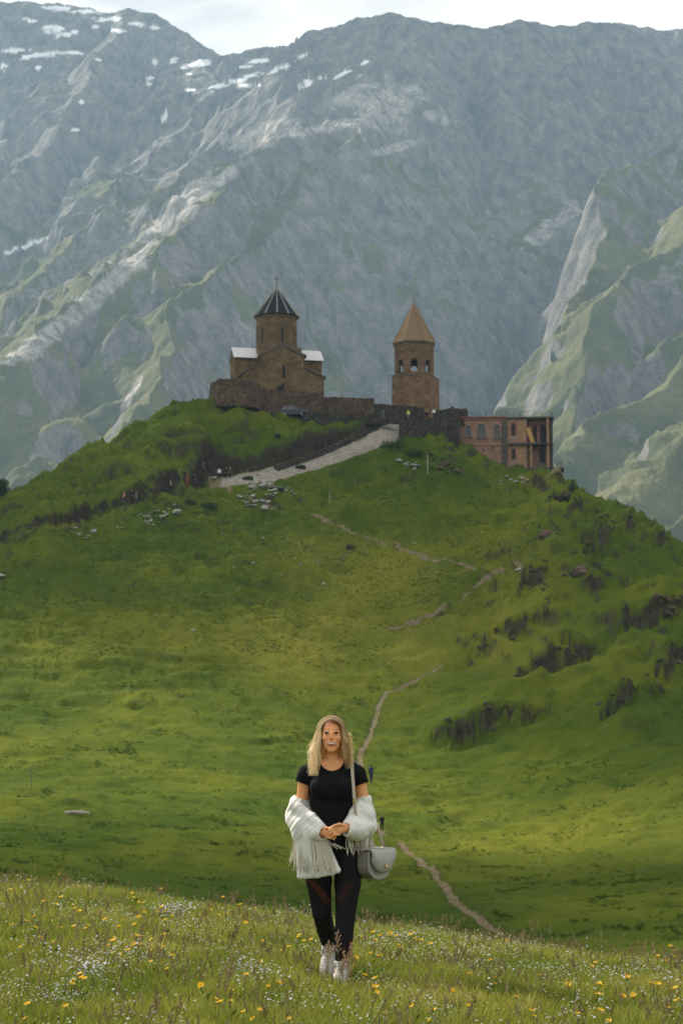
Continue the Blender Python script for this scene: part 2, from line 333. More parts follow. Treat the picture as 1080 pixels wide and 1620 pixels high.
# ------------------------------------------------------------------ near ground meshes
def ground_mats():
    def grassy(name, dry=.5, scl=1.0):
        m = Mat(name, 1.0, .03)
        n1 = m.noise(.055 * scl, 5, .6); n2 = m.noise(.33 * scl, 4, .6); n3 = m.noise(2.6, 6, .75)
        c = m.mix(m.ramp(n1, .40, .62), (.056, .092, .009), (.122, .143, .013))
        c = m.mix(m.math('MULTIPLY', m.ramp(n2, .50, .68), .65), c, (.028, .060, .006))
        c = m.mix(m.math('MULTIPLY', m.ramp(n3, .50, .68), .7), c, (.098, .122, .010))
        n5 = m.noise(5.0, 5, .7); c = m.mix(m.math('MULTIPLY', m.ramp(n5, .54, .68), .5), c, (.024, .044, .006))
        return m, c
    m, c = grassy('hill_grass')
    geo = m.n.new('ShaderNodeNewGeometry'); sep = m.n.new('ShaderNodeSeparateXYZ'); m.l.new(geo.outputs['Normal'], sep.inputs[0])
    soil = m.attr('soil').outputs['Fac']; dry = m.attr('dry').outputs['Fac']
    c = m.mix(dry, c, (.20, .195, .024))  # yellow dry tone, kept bright to stand for the sunlit mid slope
    n4 = m.noise(.9, 6, .65)
    rockc = m.mix(m.ramp(m.noise(1.2, 6, .7, sc=(1.3, 1.3, .7)), .35, .7), (.028, .024, .015), (.090, .075, .050))
    steep = m.math('SUBTRACT', 1.0, sep.outputs['Z']); st = m.math('ADD', steep, m.math('MULTIPLY', m.math('SUBTRACT', n4, .5), .34))
    rk = m.attr('rock').outputs['Fac']; st = m.math('ADD', st, m.math('MULTIPLY', rk, .03))
    c = m.mix(m.ramp(st, .40, .62), c, rockc)
    soilc = m.mix(m.ramp(m.noise(1.1, 5, .6), .4, .65), (.022, .017, .013), (.052, .040, .030))
    c = m.mix(m.math('MULTIPLY', soil, .92), c, soilc)
    trk = m.attr('track').outputs['Fac']; tn = m.noise(1.6, 5, .65); c = m.mix(m.ramp(m.math('ADD', trk, m.math('MULTIPLY', m.math('SUBTRACT', tn, .5), .9)), .30, .62), c, m.mix(m.ramp(m.noise(3, 5, .7), .35, .65), (.13, .100, .056), (.26, .212, .132)))
    m.color(c); m.bump(m.noise(3.6, 6, .7), .26, .9)
    hill = m.m
    m = Mat('path_dirt', .95, .1)
    a = m.noise(2.2, 6, .65); c = m.mix(m.ramp(a, .35, .68), (.125, .096, .066), (.25, .21, .160))
    c = m.mix(m.math('MULTIPLY', m.ramp(m.noise(.45, 5, .6), .52, .70), .30), c, (.075, .085, .022))
    m.color(c); m.bump(a, .08, .8); path = m.m
    m, c = grassy('meadow_soil', 1)
    m.color(m.mix(.55, c, (.15, .16, .04))); m.bump(m.noise(9, 4), .03); mead = m.m
    m = Mat('road_gravel', .95, .1); a = m.noise(1.5, 7, .7); c = m.mix(m.ramp(a, .35, .68), (.215, .190, .160), (.34, .31, .265)); c = m.mix(m.math('MULTIPLY', m.ramp(m.noise(.5, 6, .65), .46, .66), .6), c, (.15, .13, .09)); m.color(c); m.bump(a, .10, .8)
    return hill, path, mead, m.m
HILL_M, PATH_M, MEADOW_M, ROAD_M = ground_mats()
def grid_faces(nr, nc, wrap=False):
    i, j = np.meshgrid(np.arange(nr - 1), np.arange(nc if wrap else nc - 1), indexing='ij'); i = i.ravel(); j = j.ravel(); k = (j + 1) % nc
    return np.stack([i * nc + j, i * nc + k, (i + 1) * nc + k, (i + 1) * nc + j], 1)
fine = np.linspace(-.215, .215, 740); co = np.concatenate([np.linspace(.225, .5, 26), np.linspace(.54, 3.10, 46)])
TH = np.concatenate([-co[::-1], fine, co])
RR = np.concatenate([np.linspace(.6, 8, 18), np.linspace(8.2, 24, 90), np.linspace(24.5, 88, 50), np.linspace(88.6, 328, 430), np.linspace(330, 480, 44)])
gr, gt = np.meshgrid(RR, TH, indexing='ij'); GX, GY = (gr * np.sin(gt)).ravel(), (gr * np.cos(gt)).ravel()
GZ, GMASK, GSOIL = terrain(GX, GY, True)
gpx, gpy = project(GX, np.where(GY < .5, .5, GY), GZ)
rockw = np.zeros(len(GX))
for (c, hw, drop, dirn, f) in STEPW:
    if drop > 1.9: rockw = np.maximum(rockw, np.exp(-(((GX - c[0])**2 + (GY - c[1])**2) / (1.5 * hw)**2)))
rockw = np.maximum(rockw, .45 * sstep(760, 900, gpx) * sstep(1190, 1090, gpy)) + np.where(GY > 340, .4, 0)
dry = np.clip(.55 * sstep(330, 120, np.abs(gpx - 640)) * sstep(820, 880, gpy) * sstep(1130, 1010, gpy) + .35 * np.exp(-((gpx - 330) / 330)**2 - ((gpy - 1010) / 70)**2) + .4 * np.exp(-((gpx - 900) / 300)**2 - ((gpy - 1330) / 70)**2), 0, 1)  # dry turf, and sunlit bands of the slope put into the grass colour
dry = np.clip(dry * (.75 + .8 * fbm(GX / 11, GY / 17, 3, 23)) + np.clip(-GSOIL, 0, 1), 0, 1); GSOIL = np.clip(GSOIL, 0, 1)
V = np.stack([GX, GY, GZ], 1); F = grid_faces(len(RR), len(TH), True)
fm = GMASK[F].mean(1); fr = np.hypot(GX, GY)[F].mean(1)
isp = (fm > .45) & (fr > 60); ismd = (fr < 30) & ~isp
AT = {'soil': GSOIL, 'rock': rockw, 'dry': dry, 'track': GMASK}
tag(sub_obj('hill', V, F[~isp & ~ismd], HILL_M, attrs=AT), kind='structure')
tag(sub_obj('path', V, F[isp], HILL_M, attrs=AT), kind='structure')
def path_mesh():
    VV, FF, MI = [], [], []; nv = 0
    for q, hw, kd, _z in PW:
        if kd != 0: continue
        seg = np.hypot(*np.diff(q, axis=0).T); L = np.concatenate([[0], np.cumsum(seg)]); n = int(L[-1] / .22); t = np.linspace(0, L[-1], n)
        c = np.stack([np.interp(t, L, q[:, 0]), np.interp(t, L, q[:, 1])], 1)
        for _ in range(8): c[1:-1] = (c[:-2] + 2 * c[1:-1] + c[2:]) / 4
        tg = np.gradient(c, axis=0); tg /= np.hypot(*tg.T)[:, None] + 1e-9; nr = np.stack([-tg[:, 1], tg[:, 0]], 1)
        m = 9; lat = np.linspace(-1, 1, m)
        rg_ = .22 if kd == 0 else .5; wl_ = hw * (1 + rg_ * fbm(t / 2.3, t * 0 + hw * 9, 3, 401)); wr_ = hw * (1 + rg_ * fbm(t / 2.3, t * 0 + hw * 5, 3, 407))
        w = np.where(lat[None] < 0, wl_[:, None], wr_[:, None]) * lat[None]
        X = c[:, :1] + nr[:, :1] * w; Y = c[:, 1:] + nr[:, 1:] * w; Z = np.max([terrain(X + a_, Y + b_).reshape(X.shape) for a_, b_ in ((0, 0), (.12, .3), (-.12, .3), (.12, -.3), (-.12, -.3))], 0) if kd == 2 else terrain(X, Y).reshape(X.shape)
        Z = Z + (.05 if kd == 2 else .10) * (1 - np.abs(lat[None])**3) - .02 * np.abs(lat[None])**3 + .02 * fbm(X.ravel() / .35, Y.ravel() / .35, 2, 409).reshape(X.shape)
        VV.append(np.stack([X.ravel(), Y.ravel(), Z.ravel()], 1)); FF.append(grid_faces(n, m) + nv); MI.append(np.full((n - 1) * (m - 1), 1 if kd == 0 else 0)); nv += n * m
    Fp = np.concatenate(FF); Vp = np.concatenate(VV)
    a = Vp[Fp[:, 1]] - Vp[Fp[:, 0]]; b = Vp[Fp[:, 3]] - Vp[Fp[:, 0]]; up = np.cross(a, b)[:, 2] > 0
    Fp[~up] = Fp[~up][:, ::-1]
    tag(np_obj('road', Vp, Fp, [PATH_M, ROAD_M], midx=np.concatenate(MI)), kind='structure')
path_mesh()
tag(sub_obj('meadow', V, F[ismd], MEADOW_M), kind='structure')

# ------------------------------------------------------------------ the mountains
def RP(pts): return np.array([list(P(a, b, Y)) for a, b, Y in pts])
RIDGES = [  # (photo column, row, distance) polyline, slope on the left / far side, slope on the right / near side, is crest
 ([(-420, 20, 3500), (-200, -40, 3450), (0, 2, 3400), (60, 4, 3400), (120, 8, 3380), (172, 22, 3350), (203, 12, 3330), (250, 24, 3320), (300, 56, 3300), (350, 88, 3280), (420, 74, 3200), (455, 72, 3120),
   (490, 48, 3020), (530, 42, 2970), (572, 27, 2920), (622, 20, 2900), (680, 35, 2950), (720, 37, 2980), (762, 46, 3000), (822, 31, 3010), (870, 40, 3030), (905, 41, 3050), (932, 34, 3060), (990, 37, 3080),
   (1040, 48, 3100), (1080, 45, 3120), (1250, 30, 3150), (1500, 60, 3200)], .9, 1.35, 1),
 ([(622, 22, 2900), (650, 70, 2830), (640, 130, 2720), (590, 170, 2640), (520, 205, 2540), (440, 232, 2440), (380, 265, 2350), (320, 312, 2230), (240, 385, 2090), (140, 470, 1950), (40, 560, 1810), (-120, 690, 1650)], .42, 1.5, 0),
 ([(600, 170, 2640), (540, 240, 2480), (470, 310, 2330), (400, 390, 2160), (340, 440, 2040), (290, 480, 1940), (255, 590, 1760), (215, 670, 1650), (120, 740, 1540), (20, 830, 1440)], .50, 1.45, 0),
 ([(655, 120, 2750), (640, 220, 2620), (600, 290, 2500), (560, 350, 2400), (520, 410, 2300), (490, 490, 2190), (470, 580, 2080), (455, 690, 1960)], .75, 1.2, 0),
 ([(660, 100, 2780), (700, 250, 2640), (690, 400, 2480), (640, 520, 2340), (600, 640, 2210)], .9, 1.1, 0),
 ([(762, 46, 3000), (800, 180, 2820), (780, 320, 2660), (740, 450, 2520), (720, 600, 2380)], .9, 1.2, 0),
 ([(905, 41, 3050), (900, 150, 2890), (860, 260, 2740), (800, 330, 2630)], .9, 1.2, 0),
 ([(1330, 60, 2700), (1200, 130, 2520), (1085, 205, 2380), (1035, 240, 2300), (990, 282, 2220), (955, 318, 2150)], 2.2, 1.25, 0),
 ([(1010, 250, 2280), (965, 310, 2170), (930, 400, 2020), (900, 480, 1920), (878, 570, 1820), (866, 650, 1740), (868, 760, 1650)], 2.3, .95, 0),
 ([(1200, 230, 2250), (1110, 300, 2120), (1040, 380, 1990), (980, 440, 1900), (930, 520, 1800), (890, 590, 1730), (885, 690, 1640)], .8, 1.25, 0),
 ([(1260, 380, 1950), (1150, 450, 1840), (1080, 510, 1760), (1010, 590, 1670), (960, 650, 1600), (900, 715, 1530), (890, 780, 1470)], .8, 1.3, 0),
 ([(1300, 560, 1680), (1160, 640, 1580), (1080, 700, 1510), (1000, 760, 1450), (940, 820, 1390)], .45, 1.15, 0),
 ([(1400, 760, 1450), (1200, 780, 1390), (1085, 800, 1340), (1030, 850, 1290)], .5, 1.0, 0),
 ([(203, 14, 3330), (165, 80, 3180), (110, 170, 2960), (60, 240, 2800), (-20, 330, 2600), (-160, 430, 2380)], .55, 1.3, 0),
 ([(300, 58, 3300), (340, 130, 3080), (300, 190, 2920), (240, 240, 2780), (170, 330, 2560), (100, 410, 2380), (20, 480, 2220), (-120, 580, 2030)], .5, 1.45, 0),
 ([(420, 78, 3200), (440, 130, 3020), (400, 170, 2880), (330, 230, 2700), (250, 300, 2520)], .5, 1.3, 0),
 ([(530, 44, 2970), (520, 110, 2820), (480, 150, 2720)], .6, 1.2, 0),
]
mt = np.tan(np.linspace(-.215, .215, 880)); far_t = np.tan(np.concatenate([-np.linspace(.225, .5, 24)[::-1], np.linspace(.225, .5, 24)]))
MT = np.concatenate([far_t[:24], mt, far_t[24:]])
MR = np.concatenate([np.linspace(700, 1150, 24), np.linspace(1155, 1360, 44), np.linspace(1364, 2500, 320), np.linspace(2502.4, 3440, 390), np.linspace(3460, 4300, 22)])
mr, mtt = np.meshgrid(MR, MT, indexing='ij'); MX = (mtt * mr).ravel(); MY = mr.ravel()
def skel(x, y):
    x = x.astype(np.float32); y = y.astype(np.float32)
    z = np.full(len(x), -120., np.float32); gv = np.zeros(len(x), np.float32)
    for k, (pts, sl_, sr_, crest) in enumerate(RIDGES):
        p = RP(pts); zz = np.full(len(x), -1e4, np.float32); d = np.full(len(x), 400., np.float32)
        for i in range(len(p) - 1):
            a, b = p[i], p[i + 1]; dx, dy = b[0] - a[0], b[1] - a[1]; L2 = dx * dx + dy * dy
            ex, ey = x - np.float32(a[0]), y - np.float32(a[1]); t = np.clip((ex * dx + ey * dy) / L2, 0, 1)
            qx, qy = ex - t * dx, ey - t * dy; dd = np.sqrt(qx * qx + qy * qy)
            # left of the walking direction: spurs walk towards the camera, so that is the picture's right; the crest walks to the right, so left is the far side
            sd = (dx * qy - dy * qx) / math.sqrt(L2) / (dd + 1); f = .5 + .5 * (sd if not crest else -sd)
            zs = a[2] + t * (b[2] - a[2]) - (sl_ + (sr_ - sl_) * f) * dd * (1 + dd / 420)
            u = zs > zz; zz[u] = zs[u]; d[u] = dd[u]
        h = np.clip((zz - z + 22) / 44, 0, 1); z = z + (zz - z) * h + 22 * h * (1 - h)      # smooth maximum
        gv = np.where(h > .5, np.minimum(d, 400), gv)
    return z, gv
warp1 = fbm(MX / 260, MY / 260, 4, 201); warp2 = fbm(MX / 260, MY / 260, 4, 211)
kw = sstep(3400, 2600, MY)
MZ, MD = skel(MX + 34 * warp1 * (.45 + .55 * kw), MY + 44 * warp2 * (.45 + .55 * kw))
shp = mr.shape
def grads(Z):
    Z2 = Z.reshape(shp); dr = np.gradient(Z2, MR, axis=0); dth = np.gradient(Z2, MT, axis=1) / mr
    gx = dth; gy = dr - mtt * dth; return gx.ravel(), gy.ravel()
def smooth2(A, n):
    A = A.reshape(shp).copy()
    for _ in range(n):
        A[1:-1] = (A[:-2] + 2 * A[1:-1] + A[2:]) / 4; A[:, 1:-1] = (A[:, :-2] + 2 * A[:, 1:-1] + A[:, 2:]) / 4
    return A.ravel()
gx, gy = grads(smooth2(MZ, 14)); ang = np.arctan2(gy, gx); slope = np.hypot(gx, gy)
gul = np.zeros(len(MX)); wsum = 0
for k in range(6):                                            # gullies that run down the slope
    a = k * math.pi / 6; w = np.abs(np.cos(ang - a)) ** 10; ca, sa = math.cos(a), math.sin(a)
    s_ = MX * ca + MY * sa; t_ = -MX * sa + MY * ca
    n = ridged(s_ / 260 + .35 * warp1, t_ / 125 + .6 * warp2, 2, 220 + 7 * k, .42); gul += w * n; wsum = wsum + w
gul = gul / wsum
stp = sstep(.95, 1.5, slope); amp = sstep(0, 70, MD) * sstep(.25, .9, slope)
KG = 0.7
MZ2 = MZ + (gul - .75) * (4 + 17 * amp) * (1 - .72 * stp)
MZ2 += (ridged(MX / 92 + warp1, MY / 92 + warp2, 5, 270, .5) - .8) * (2.5 + 8.5 * amp) * (1 - .72 * stp)
crg = np.maximum(sstep(640, 480, project(MX, MY, MZ2)[0]), sstep(840, 930, project(MX, MY, MZ2)[0]))
MZ2 += 32 * crg * sstep(15, 90, MD) * (ridged(MX / 250 + .5 * warp1, MY / 190 + .5 * warp2, 3, 279, .5) - .75)
MZ2 += 26 * amp * fbm(MX / 210 + warp2, MY / 210 + warp1, 2, 277)
MZ2 += fbm(MX / 26, MY / 26, 4, 290, .6) * (1.4 + 2.0 * (1 - stp))
# real rock benches: low cliffs that step the slope
st = (MZ2 + 22 * fbm(MX / 120, MY / 120, 3, 300)) / 26; fr_ = st - np.floor(st)
MZ2 += KG * sstep(.55, 1.0, slope) * (1 - .6 * stp) * 3 * (sstep(.15, .55, fr_) - fr_)
MZ2 += .8 * fbm(MX / 9, MY / 9, 2, 320, .6) * sstep(.5, 1.0, slope)
# pin the skyline to the photograph
CSX = np.array([p[0] for p in RIDGES[0][0]], float); CSY = np.array([p[1] for p in RIDGES[0][0]], float)
okY = MR > 2830
for it in range(4):
    mpx, mpy = project(MX, MY, MZ2); g2 = np.where(okY[:, None], mpy.reshape(shp), 9e3); jj = np.argmin(g2, 0); ii = np.arange(shp[1]); cxs = mpx.reshape(shp)[jj, ii]; top = g2[jj, ii]
    Yc = np.convolve(np.pad(MR[jj], 20, 'edge'), np.ones(41) / 41, 'valid'); want = np.interp(cxs, CSX, CSY) + 3.0 * fbm(cxs / 26, cxs * 0, 4, 330, .6); dz = (top - want) / FPX * Yc
    kk = (9, 6, 3, 1)[it]; dz = np.convolve(np.pad(dz, kk, 'edge'), np.ones(2 * kk + 1) / (2 * kk + 1), 'valid')
    wt = sstep((-420, -300, -160, -60)[it], -20, mr - Yc[None]) * sstep(620, 150, mr - Yc[None])
    MZ2 = MZ2 + (wt * dz[None]).ravel()
mpx, mpy = project(MX, MY, MZ2)
gx, gy = grads(smooth2(MZ2, 1)); slope1 = np.hypot(gx, gy); gxs, gys = grads(smooth2(MZ2, 8)); slope8 = np.hypot(gxs, gys)
nA = fbm(MX / 130, MY / 130, 5, 340, .6); nB = fbm(MX / 34, MY / 34, 4, 350, .6)
alt = MZ2
grass = sstep(1.70, 1.10, slope8 + .30 * nA + .16 * nB) * sstep(940, 600, alt + 130 * nA + 60 * nB)
grass = np.clip(np.maximum(grass, .85 * sstep(640, 380, alt + 120 * nA + 50 * nB) * sstep(2.0, 1.4, slope8 + .2 * nB)), 0, 1)
scree = sstep(.15, .5, nA + .6 * nB) * sstep(300, 700, alt)
def blob(cx, cy, rx, ry, rot=0):
    c, s = math.cos(R(rot)), math.sin(R(rot)); dx, dy = mpx - cx, mpy - cy; return np.exp(-(((dx * c + dy * s) / rx)**2 + ((-dx * s + dy * c) / ry)**2))
nS = fbm(mpx / 34, mpy / 7, 3, 360, .55)
snow = np.zeros(len(MX))
for b in [(110, 16, 45, 5, 5), (165, 28, 35, 7, 8), (85, 45, 18, 9, 0), (105, 55, 22, 6, -15), (30, 78, 38, 3.5, -4), (65, 87, 55, 4.5, -6), (120, 84, 20, 4, 4), (15, 80, 16, 4, 0), (5, 108, 9, 7, -30), (60, 103, 6, 9, 10), (245, 42, 9, 6, 0),
          (247, 97, 8, 7, 0), (273, 96, 11, 5, -10), (237, 130, 8, 9, 0), (310, 103, 24, 7, -12), (297, 118, 10, 4, 0), (300, 142, 10, 2.5, 0), (400, 100, 26, 5, -14), (375, 128, 48, 4.5, -20), (430, 112, 30, 4, -18), (470, 93, 28, 3.5, -28),
          (395, 135, 22, 3, 0), (350, 133, 25, 3, -20), (482, 132, 12, 6, -10), (540, 118, 20, 3, -25), (575, 100, 12, 4, -30), (567, 118, 5, 3, 0), (130, 160, 5, 5, 0), (155, 95, 6, 4, 0), (50, 385, 30, 5, -22), (20, 396, 16, 4, -20), (260, 185, 5, 12, 20),
          (119, 206, 8, 3, -10), (217, 38, 14, 4, 10), (190, 50, 20, 4, 8), (510, 122, 7, 2, 0), (800, 245, 3, 2, 0), (40, 32, 20, 3, 8), (150, 43, 6, 4, 0)]:
    snow = np.maximum(snow, blob(*b))
snow = sstep(.36, .56, snow * (.85 + .95 * nS))
sunlit_debris = np.zeros(len(MX))  # pale scree, plus sunlight on the spurs put into the rock colour
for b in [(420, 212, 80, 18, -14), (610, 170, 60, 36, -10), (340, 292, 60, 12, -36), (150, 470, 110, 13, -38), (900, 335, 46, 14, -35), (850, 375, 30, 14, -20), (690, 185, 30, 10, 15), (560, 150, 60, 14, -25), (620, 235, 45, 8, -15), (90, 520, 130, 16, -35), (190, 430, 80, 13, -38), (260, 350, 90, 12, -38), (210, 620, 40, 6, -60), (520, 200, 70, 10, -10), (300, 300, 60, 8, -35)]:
    sunlit_debris = np.maximum(sunlit_debris, blob(*b))
sunlit_debris = sstep(.30, .62, sunlit_debris + .30 * nB + .12 * nS)
grass = grass * (1 - .85 * sunlit_debris)
m = Mat('mountain_rock', .95, .1)
sn = m.attr('snow').outputs['Fac']; gs = m.attr('grass').outputs['Fac']; db = m.attr('sunlit_debris').outputs['Fac']
k1 = m.noise(.012, 7, .65); k2 = m.noise(.06, 5, .65); k3 = m.noise(.035, 7, .7, sc=(1.5, 1.5, .8))
rc = m.mix(m.ramp(k3, .35, .68), (.080, .077, .074), (.265, .25, .23))
gc = m.mix(m.ramp(k1, .40, .62), (.070, .082, .030), (.145, .142, .056))
c = m.mix(m.ramp(m.math('ADD', gs, m.math('MULTIPLY', m.math('SUBTRACT', k2, .5), .9)), .36, .60), rc, gc)
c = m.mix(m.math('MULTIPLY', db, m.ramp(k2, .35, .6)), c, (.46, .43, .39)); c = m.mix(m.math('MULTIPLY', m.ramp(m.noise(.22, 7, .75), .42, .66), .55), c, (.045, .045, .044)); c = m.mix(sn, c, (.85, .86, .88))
m.color(c); m.bump(m.noise(.10, 5, .6), 3.0, .7)
tag(np_obj('mountain', np.stack([MX, MY, MZ2], 1), grid_faces(*shp), m.m, attrs={'snow': snow, 'grass': grass, 'sunlit_debris': sunlit_debris}), kind='structure')
# valley floor: one sheet out to the horizon
m = Mat('valley_grass', .95, .1); m.color(m.mix(m.ramp(m.noise(.01, 6), .4, .6), (.06, .085, .025), (.11, .12, .04)))
q = 9000.0; n = 12; gxv, gyv = np.meshgrid(np.linspace(-q, q, n), np.linspace(-q, q, n), indexing='ij')
tag(np_obj('valley', np.stack([gxv.ravel(), gyv.ravel(), np.full(n * n, -41.0)], 1), grid_faces(n, n)[:, ::-1], m.m), kind='structure')
def shade_cloud(px_, row, Y, rx, ry, up, seed, n=26):
    """an unseen cumulus above the frame, added so that its shade falls round a chosen point"""
    g = P(px_, row, Y); tt = (1560 - g.z) / sdir.z + up; c = g + sdir * tt; r = random.Random(seed); bm = bmesh.new()
    for _ in range(n):
        a = r.uniform(0, 6.283); d = math.sqrt(r.random()); q = min(rx, ry) * r.uniform(.22, .42) * (1.15 - .5 * d)
        m4 = Matrix.Translation((rx * d * math.cos(a), ry * d * math.sin(a), q * .25)) @ Matrix.Diagonal((q * 1.25, q * 1.25, q * .7, 1)); bmesh.ops.create_icosphere(bm, subdivisions=3, radius=1.0, matrix=m4)
    me = bpy.data.meshes.new('shade_cloud'); bm.to_mesh(me); bm.free(); k = len(me.vertices); v = np.empty(k * 3, np.float32); me.vertices.foreach_get('co', v); v = v.reshape(-1, 3); w = min(rx, ry)
    v += (v / (np.linalg.norm(v, axis=1)[:, None] + 1e-6)) * (.10 * w * fbm(v[:, 0] / (.22 * w) + seed, v[:, 1] / (.22 * w) + v[:, 2] / (.2 * w), 4, 901))[:, None]
    me.vertices.foreach_set('co', v.ravel()); me.materials.append(SHADE_CLOUD_M); me.polygons.foreach_set('use_smooth', [True] * len(me.polygons)); o = link(bpy.data.objects.new('shade_cloud', me)); o.location = c; tag(o, kind='stuff')
m = Mat('shade_cloud_white', 1.0, 0); m.color((.92, .92, .93)); SHADE_CLOUD_M = m.m
shade_cloud(250, 1375, 105, 46, 30, 0, 1); shade_cloud(190, 790, 272, 50, 32, 30, 2); shade_cloud(1010, 985, 222, 32, 74, -20, 3); shade_cloud(860, 1420, 98, 16, 14, 60, 4, 12)  # added out of view, each to darken a chosen part of the terrain
shade_cloud(880, 280, 2790, 330, 320, 900, 5, 40); shade_cloud(430, 360, 2380, 120, 110, 120, 6, 18)
def build_haze():
    top = max(float(MZ2.max()), 1300.) + 15
    x0, x1, y0, y1, z0, z1 = -9100, 9100, -9100, 9100, -122., top
    v = np.array([(x, y, z) for z in (z0, z1) for y in (y0, y1) for x in (x0, x1)]); f = np.array([(0, 2, 3, 1), (4, 5, 7, 6), (0, 1, 5, 4), (2, 6, 7, 3), (0, 4, 6, 2), (1, 3, 7, 5)])
    mm = bpy.data.materials.new('haze_air'); mm.use_nodes = True; nt = mm.node_tree; nt.nodes.remove(nt.nodes['Principled BSDF'])
    pv = nt.nodes.new('ShaderNodeVolumePrincipled'); pv.inputs['Color'].default_value = (.47, .73, 1.0, 1); pv.inputs['Density'].default_value = HAZE_DENSITY; pv.inputs['Anisotropy'].default_value = .25
    nt.links.new(pv.outputs['Volume'], nt.nodes['Material Output'].inputs['Volume'])
    tag(np_obj('haze', v, f, mm, smooth=False), kind='stuff')
build_haze()

# ------------------------------------------------------------------ small mesh tools
class MB:
    """collects solids, links them as ONE mesh object"""
    def __init__(s): s.v, s.f, s.m = [], [], []
    def add(s, vs, fs, mi=0):
        o = len(s.v); s.v += [tuple(v) for v in vs]; s.f += [tuple(i + o for i in f) for f in fs]; s.m += [mi] * len(fs); return s
    def box(s, x0, x1, y0, y1, z0, z1, mi=0, fn=None):
        vs = [(x, y, z) for z in (z0, z1) for y in (y0, y1) for x in (x0, x1)]
        if fn: vs = [fn(*v) for v in vs]
        return s.add(vs, [(0, 2, 3, 1), (4, 5, 7, 6), (0, 1, 5, 4), (2, 6, 7, 3), (0, 4, 6, 2), (1, 3, 7, 5)], mi)
    def slab(s, pts, faces, d0, d1, fn, mi=0):
        """flat polygon mesh (u,v) extruded between depths d0 and d1; fn(u,v,d) -> point"""
        n = len(pts); vs = [fn(u, v, d0) for u, v in pts] + [fn(u, v, d1) for u, v in pts]
        cnt = {}
        for f in faces:
            for a, b in zip(f, f[1:] + f[:1]): cnt[(a, b)] = 1
        fs = [tuple(f) for f in faces] + [tuple(i + n for i in reversed(f)) for f in faces]
        for (a, b) in cnt:
            if (b, a) not in cnt: fs.append((b, a, a + n, b + n))
        return s.add(vs, fs, mi)
    def poly(s, pts, d0, d1, fn, mi=0): return s.slab(pts, [tuple(range(len(pts)))], d0, d1, fn, mi)
    def ring(s, n, r0, z0, r1, z1, rot=0, c=(0, 0), cap=True, mi=0):
        a = [rot + 2 * math.pi * i / n for i in range(n)]
        vs = [(c[0] + r0 * math.cos(t), c[1] + r0 * math.sin(t), z0) for t in a] + [(c[0] + r1 * math.cos(t), c[1] + r1 * math.sin(t), z1) for t in a]
        fs = [(i, (i + 1) % n, n + (i + 1) % n, n + i) for i in range(n)]
        if cap: fs += [tuple(range(n - 1, -1, -1)), tuple(range(n, 2 * n))]
        return s.add(vs, fs, mi)
    def tube(s, pts, r, n=6, mi=0, cap=True, flat=1.0, side=None):
        pts = [Vector(p) for p in pts]; k = len(pts); rr = r if isinstance(r, (list, tuple)) else [r] * k; vs, fs = [], []
        up = None
        for i, p in enumerate(pts):
            t = (pts[min(i + 1, k - 1)] - pts[max(i - 1, 0)]); t = t.normalized() if t.length > 1e-9 else Vector((0, 0, 1))
            if side is not None: a = Vector(side) - t * t.dot(Vector(side))
            elif up is None: a = t.cross(Vector((0, 0, 1)) if abs(t.z) < .9 else Vector((1, 0, 0)))
            else: a = up - t * t.dot(up)
            a = a.normalized() if a.length > 1e-9 else Vector((1, 0, 0)); up = a; b = t.cross(a)
            for j in range(n):
                q = 2 * math.pi * j / n; vs.append(p + (a * math.cos(q) + b * math.sin(q) * flat) * rr[i])
        for i in range(k - 1):
            for j in range(n): fs.append((i * n + j, i * n + (j + 1) % n, (i + 1) * n + (j + 1) % n, (i + 1) * n + j))
        if cap: fs += [tuple(range(n - 1, -1, -1)), tuple((k - 1) * n + j for j in range(n))]
        return s.add(vs, fs, mi)
    def build(s, name, mats, parent=None, smooth=False, loc=None, rz=0.0, bevel=0):
        me = bpy.data.meshes.new(name); me.from_pydata(s.v, [], s.f)
        for m in (mats if isinstance(mats, (list, tuple)) else [mats]): me.materials.append(m)
        me.polygons.foreach_set('material_index', s.m); me.polygons.foreach_set('use_smooth', [smooth] * len(s.f))
        bm = bmesh.new(); bm.from_mesh(me); bmesh.ops.recalc_face_normals(bm, faces=bm.faces[:])
        if bevel: bmesh.ops.bevel(bm, geom=bm.edges[:], offset=bevel, segments=1, affect='EDGES', profile=.5)
        bm.to_mesh(me); bm.free(); me.update()
        o = bpy.data.objects.new(name, me); link(o, parent)
        if loc is not None: o.location = loc
        o.rotation_euler.z = rz; return o
def arch_pts(w, h, n=8, pointed=0):
    """door or window outline (u,v) from bottom left, counter-clockwise; v from 0"""
    r = w / 2; p = [(-r, 0), (r, 0)]
    return p + [(r * math.cos(math.pi * i / n), h - r + r * math.sin(math.pi * i / n)) for i in range(n + 1)]
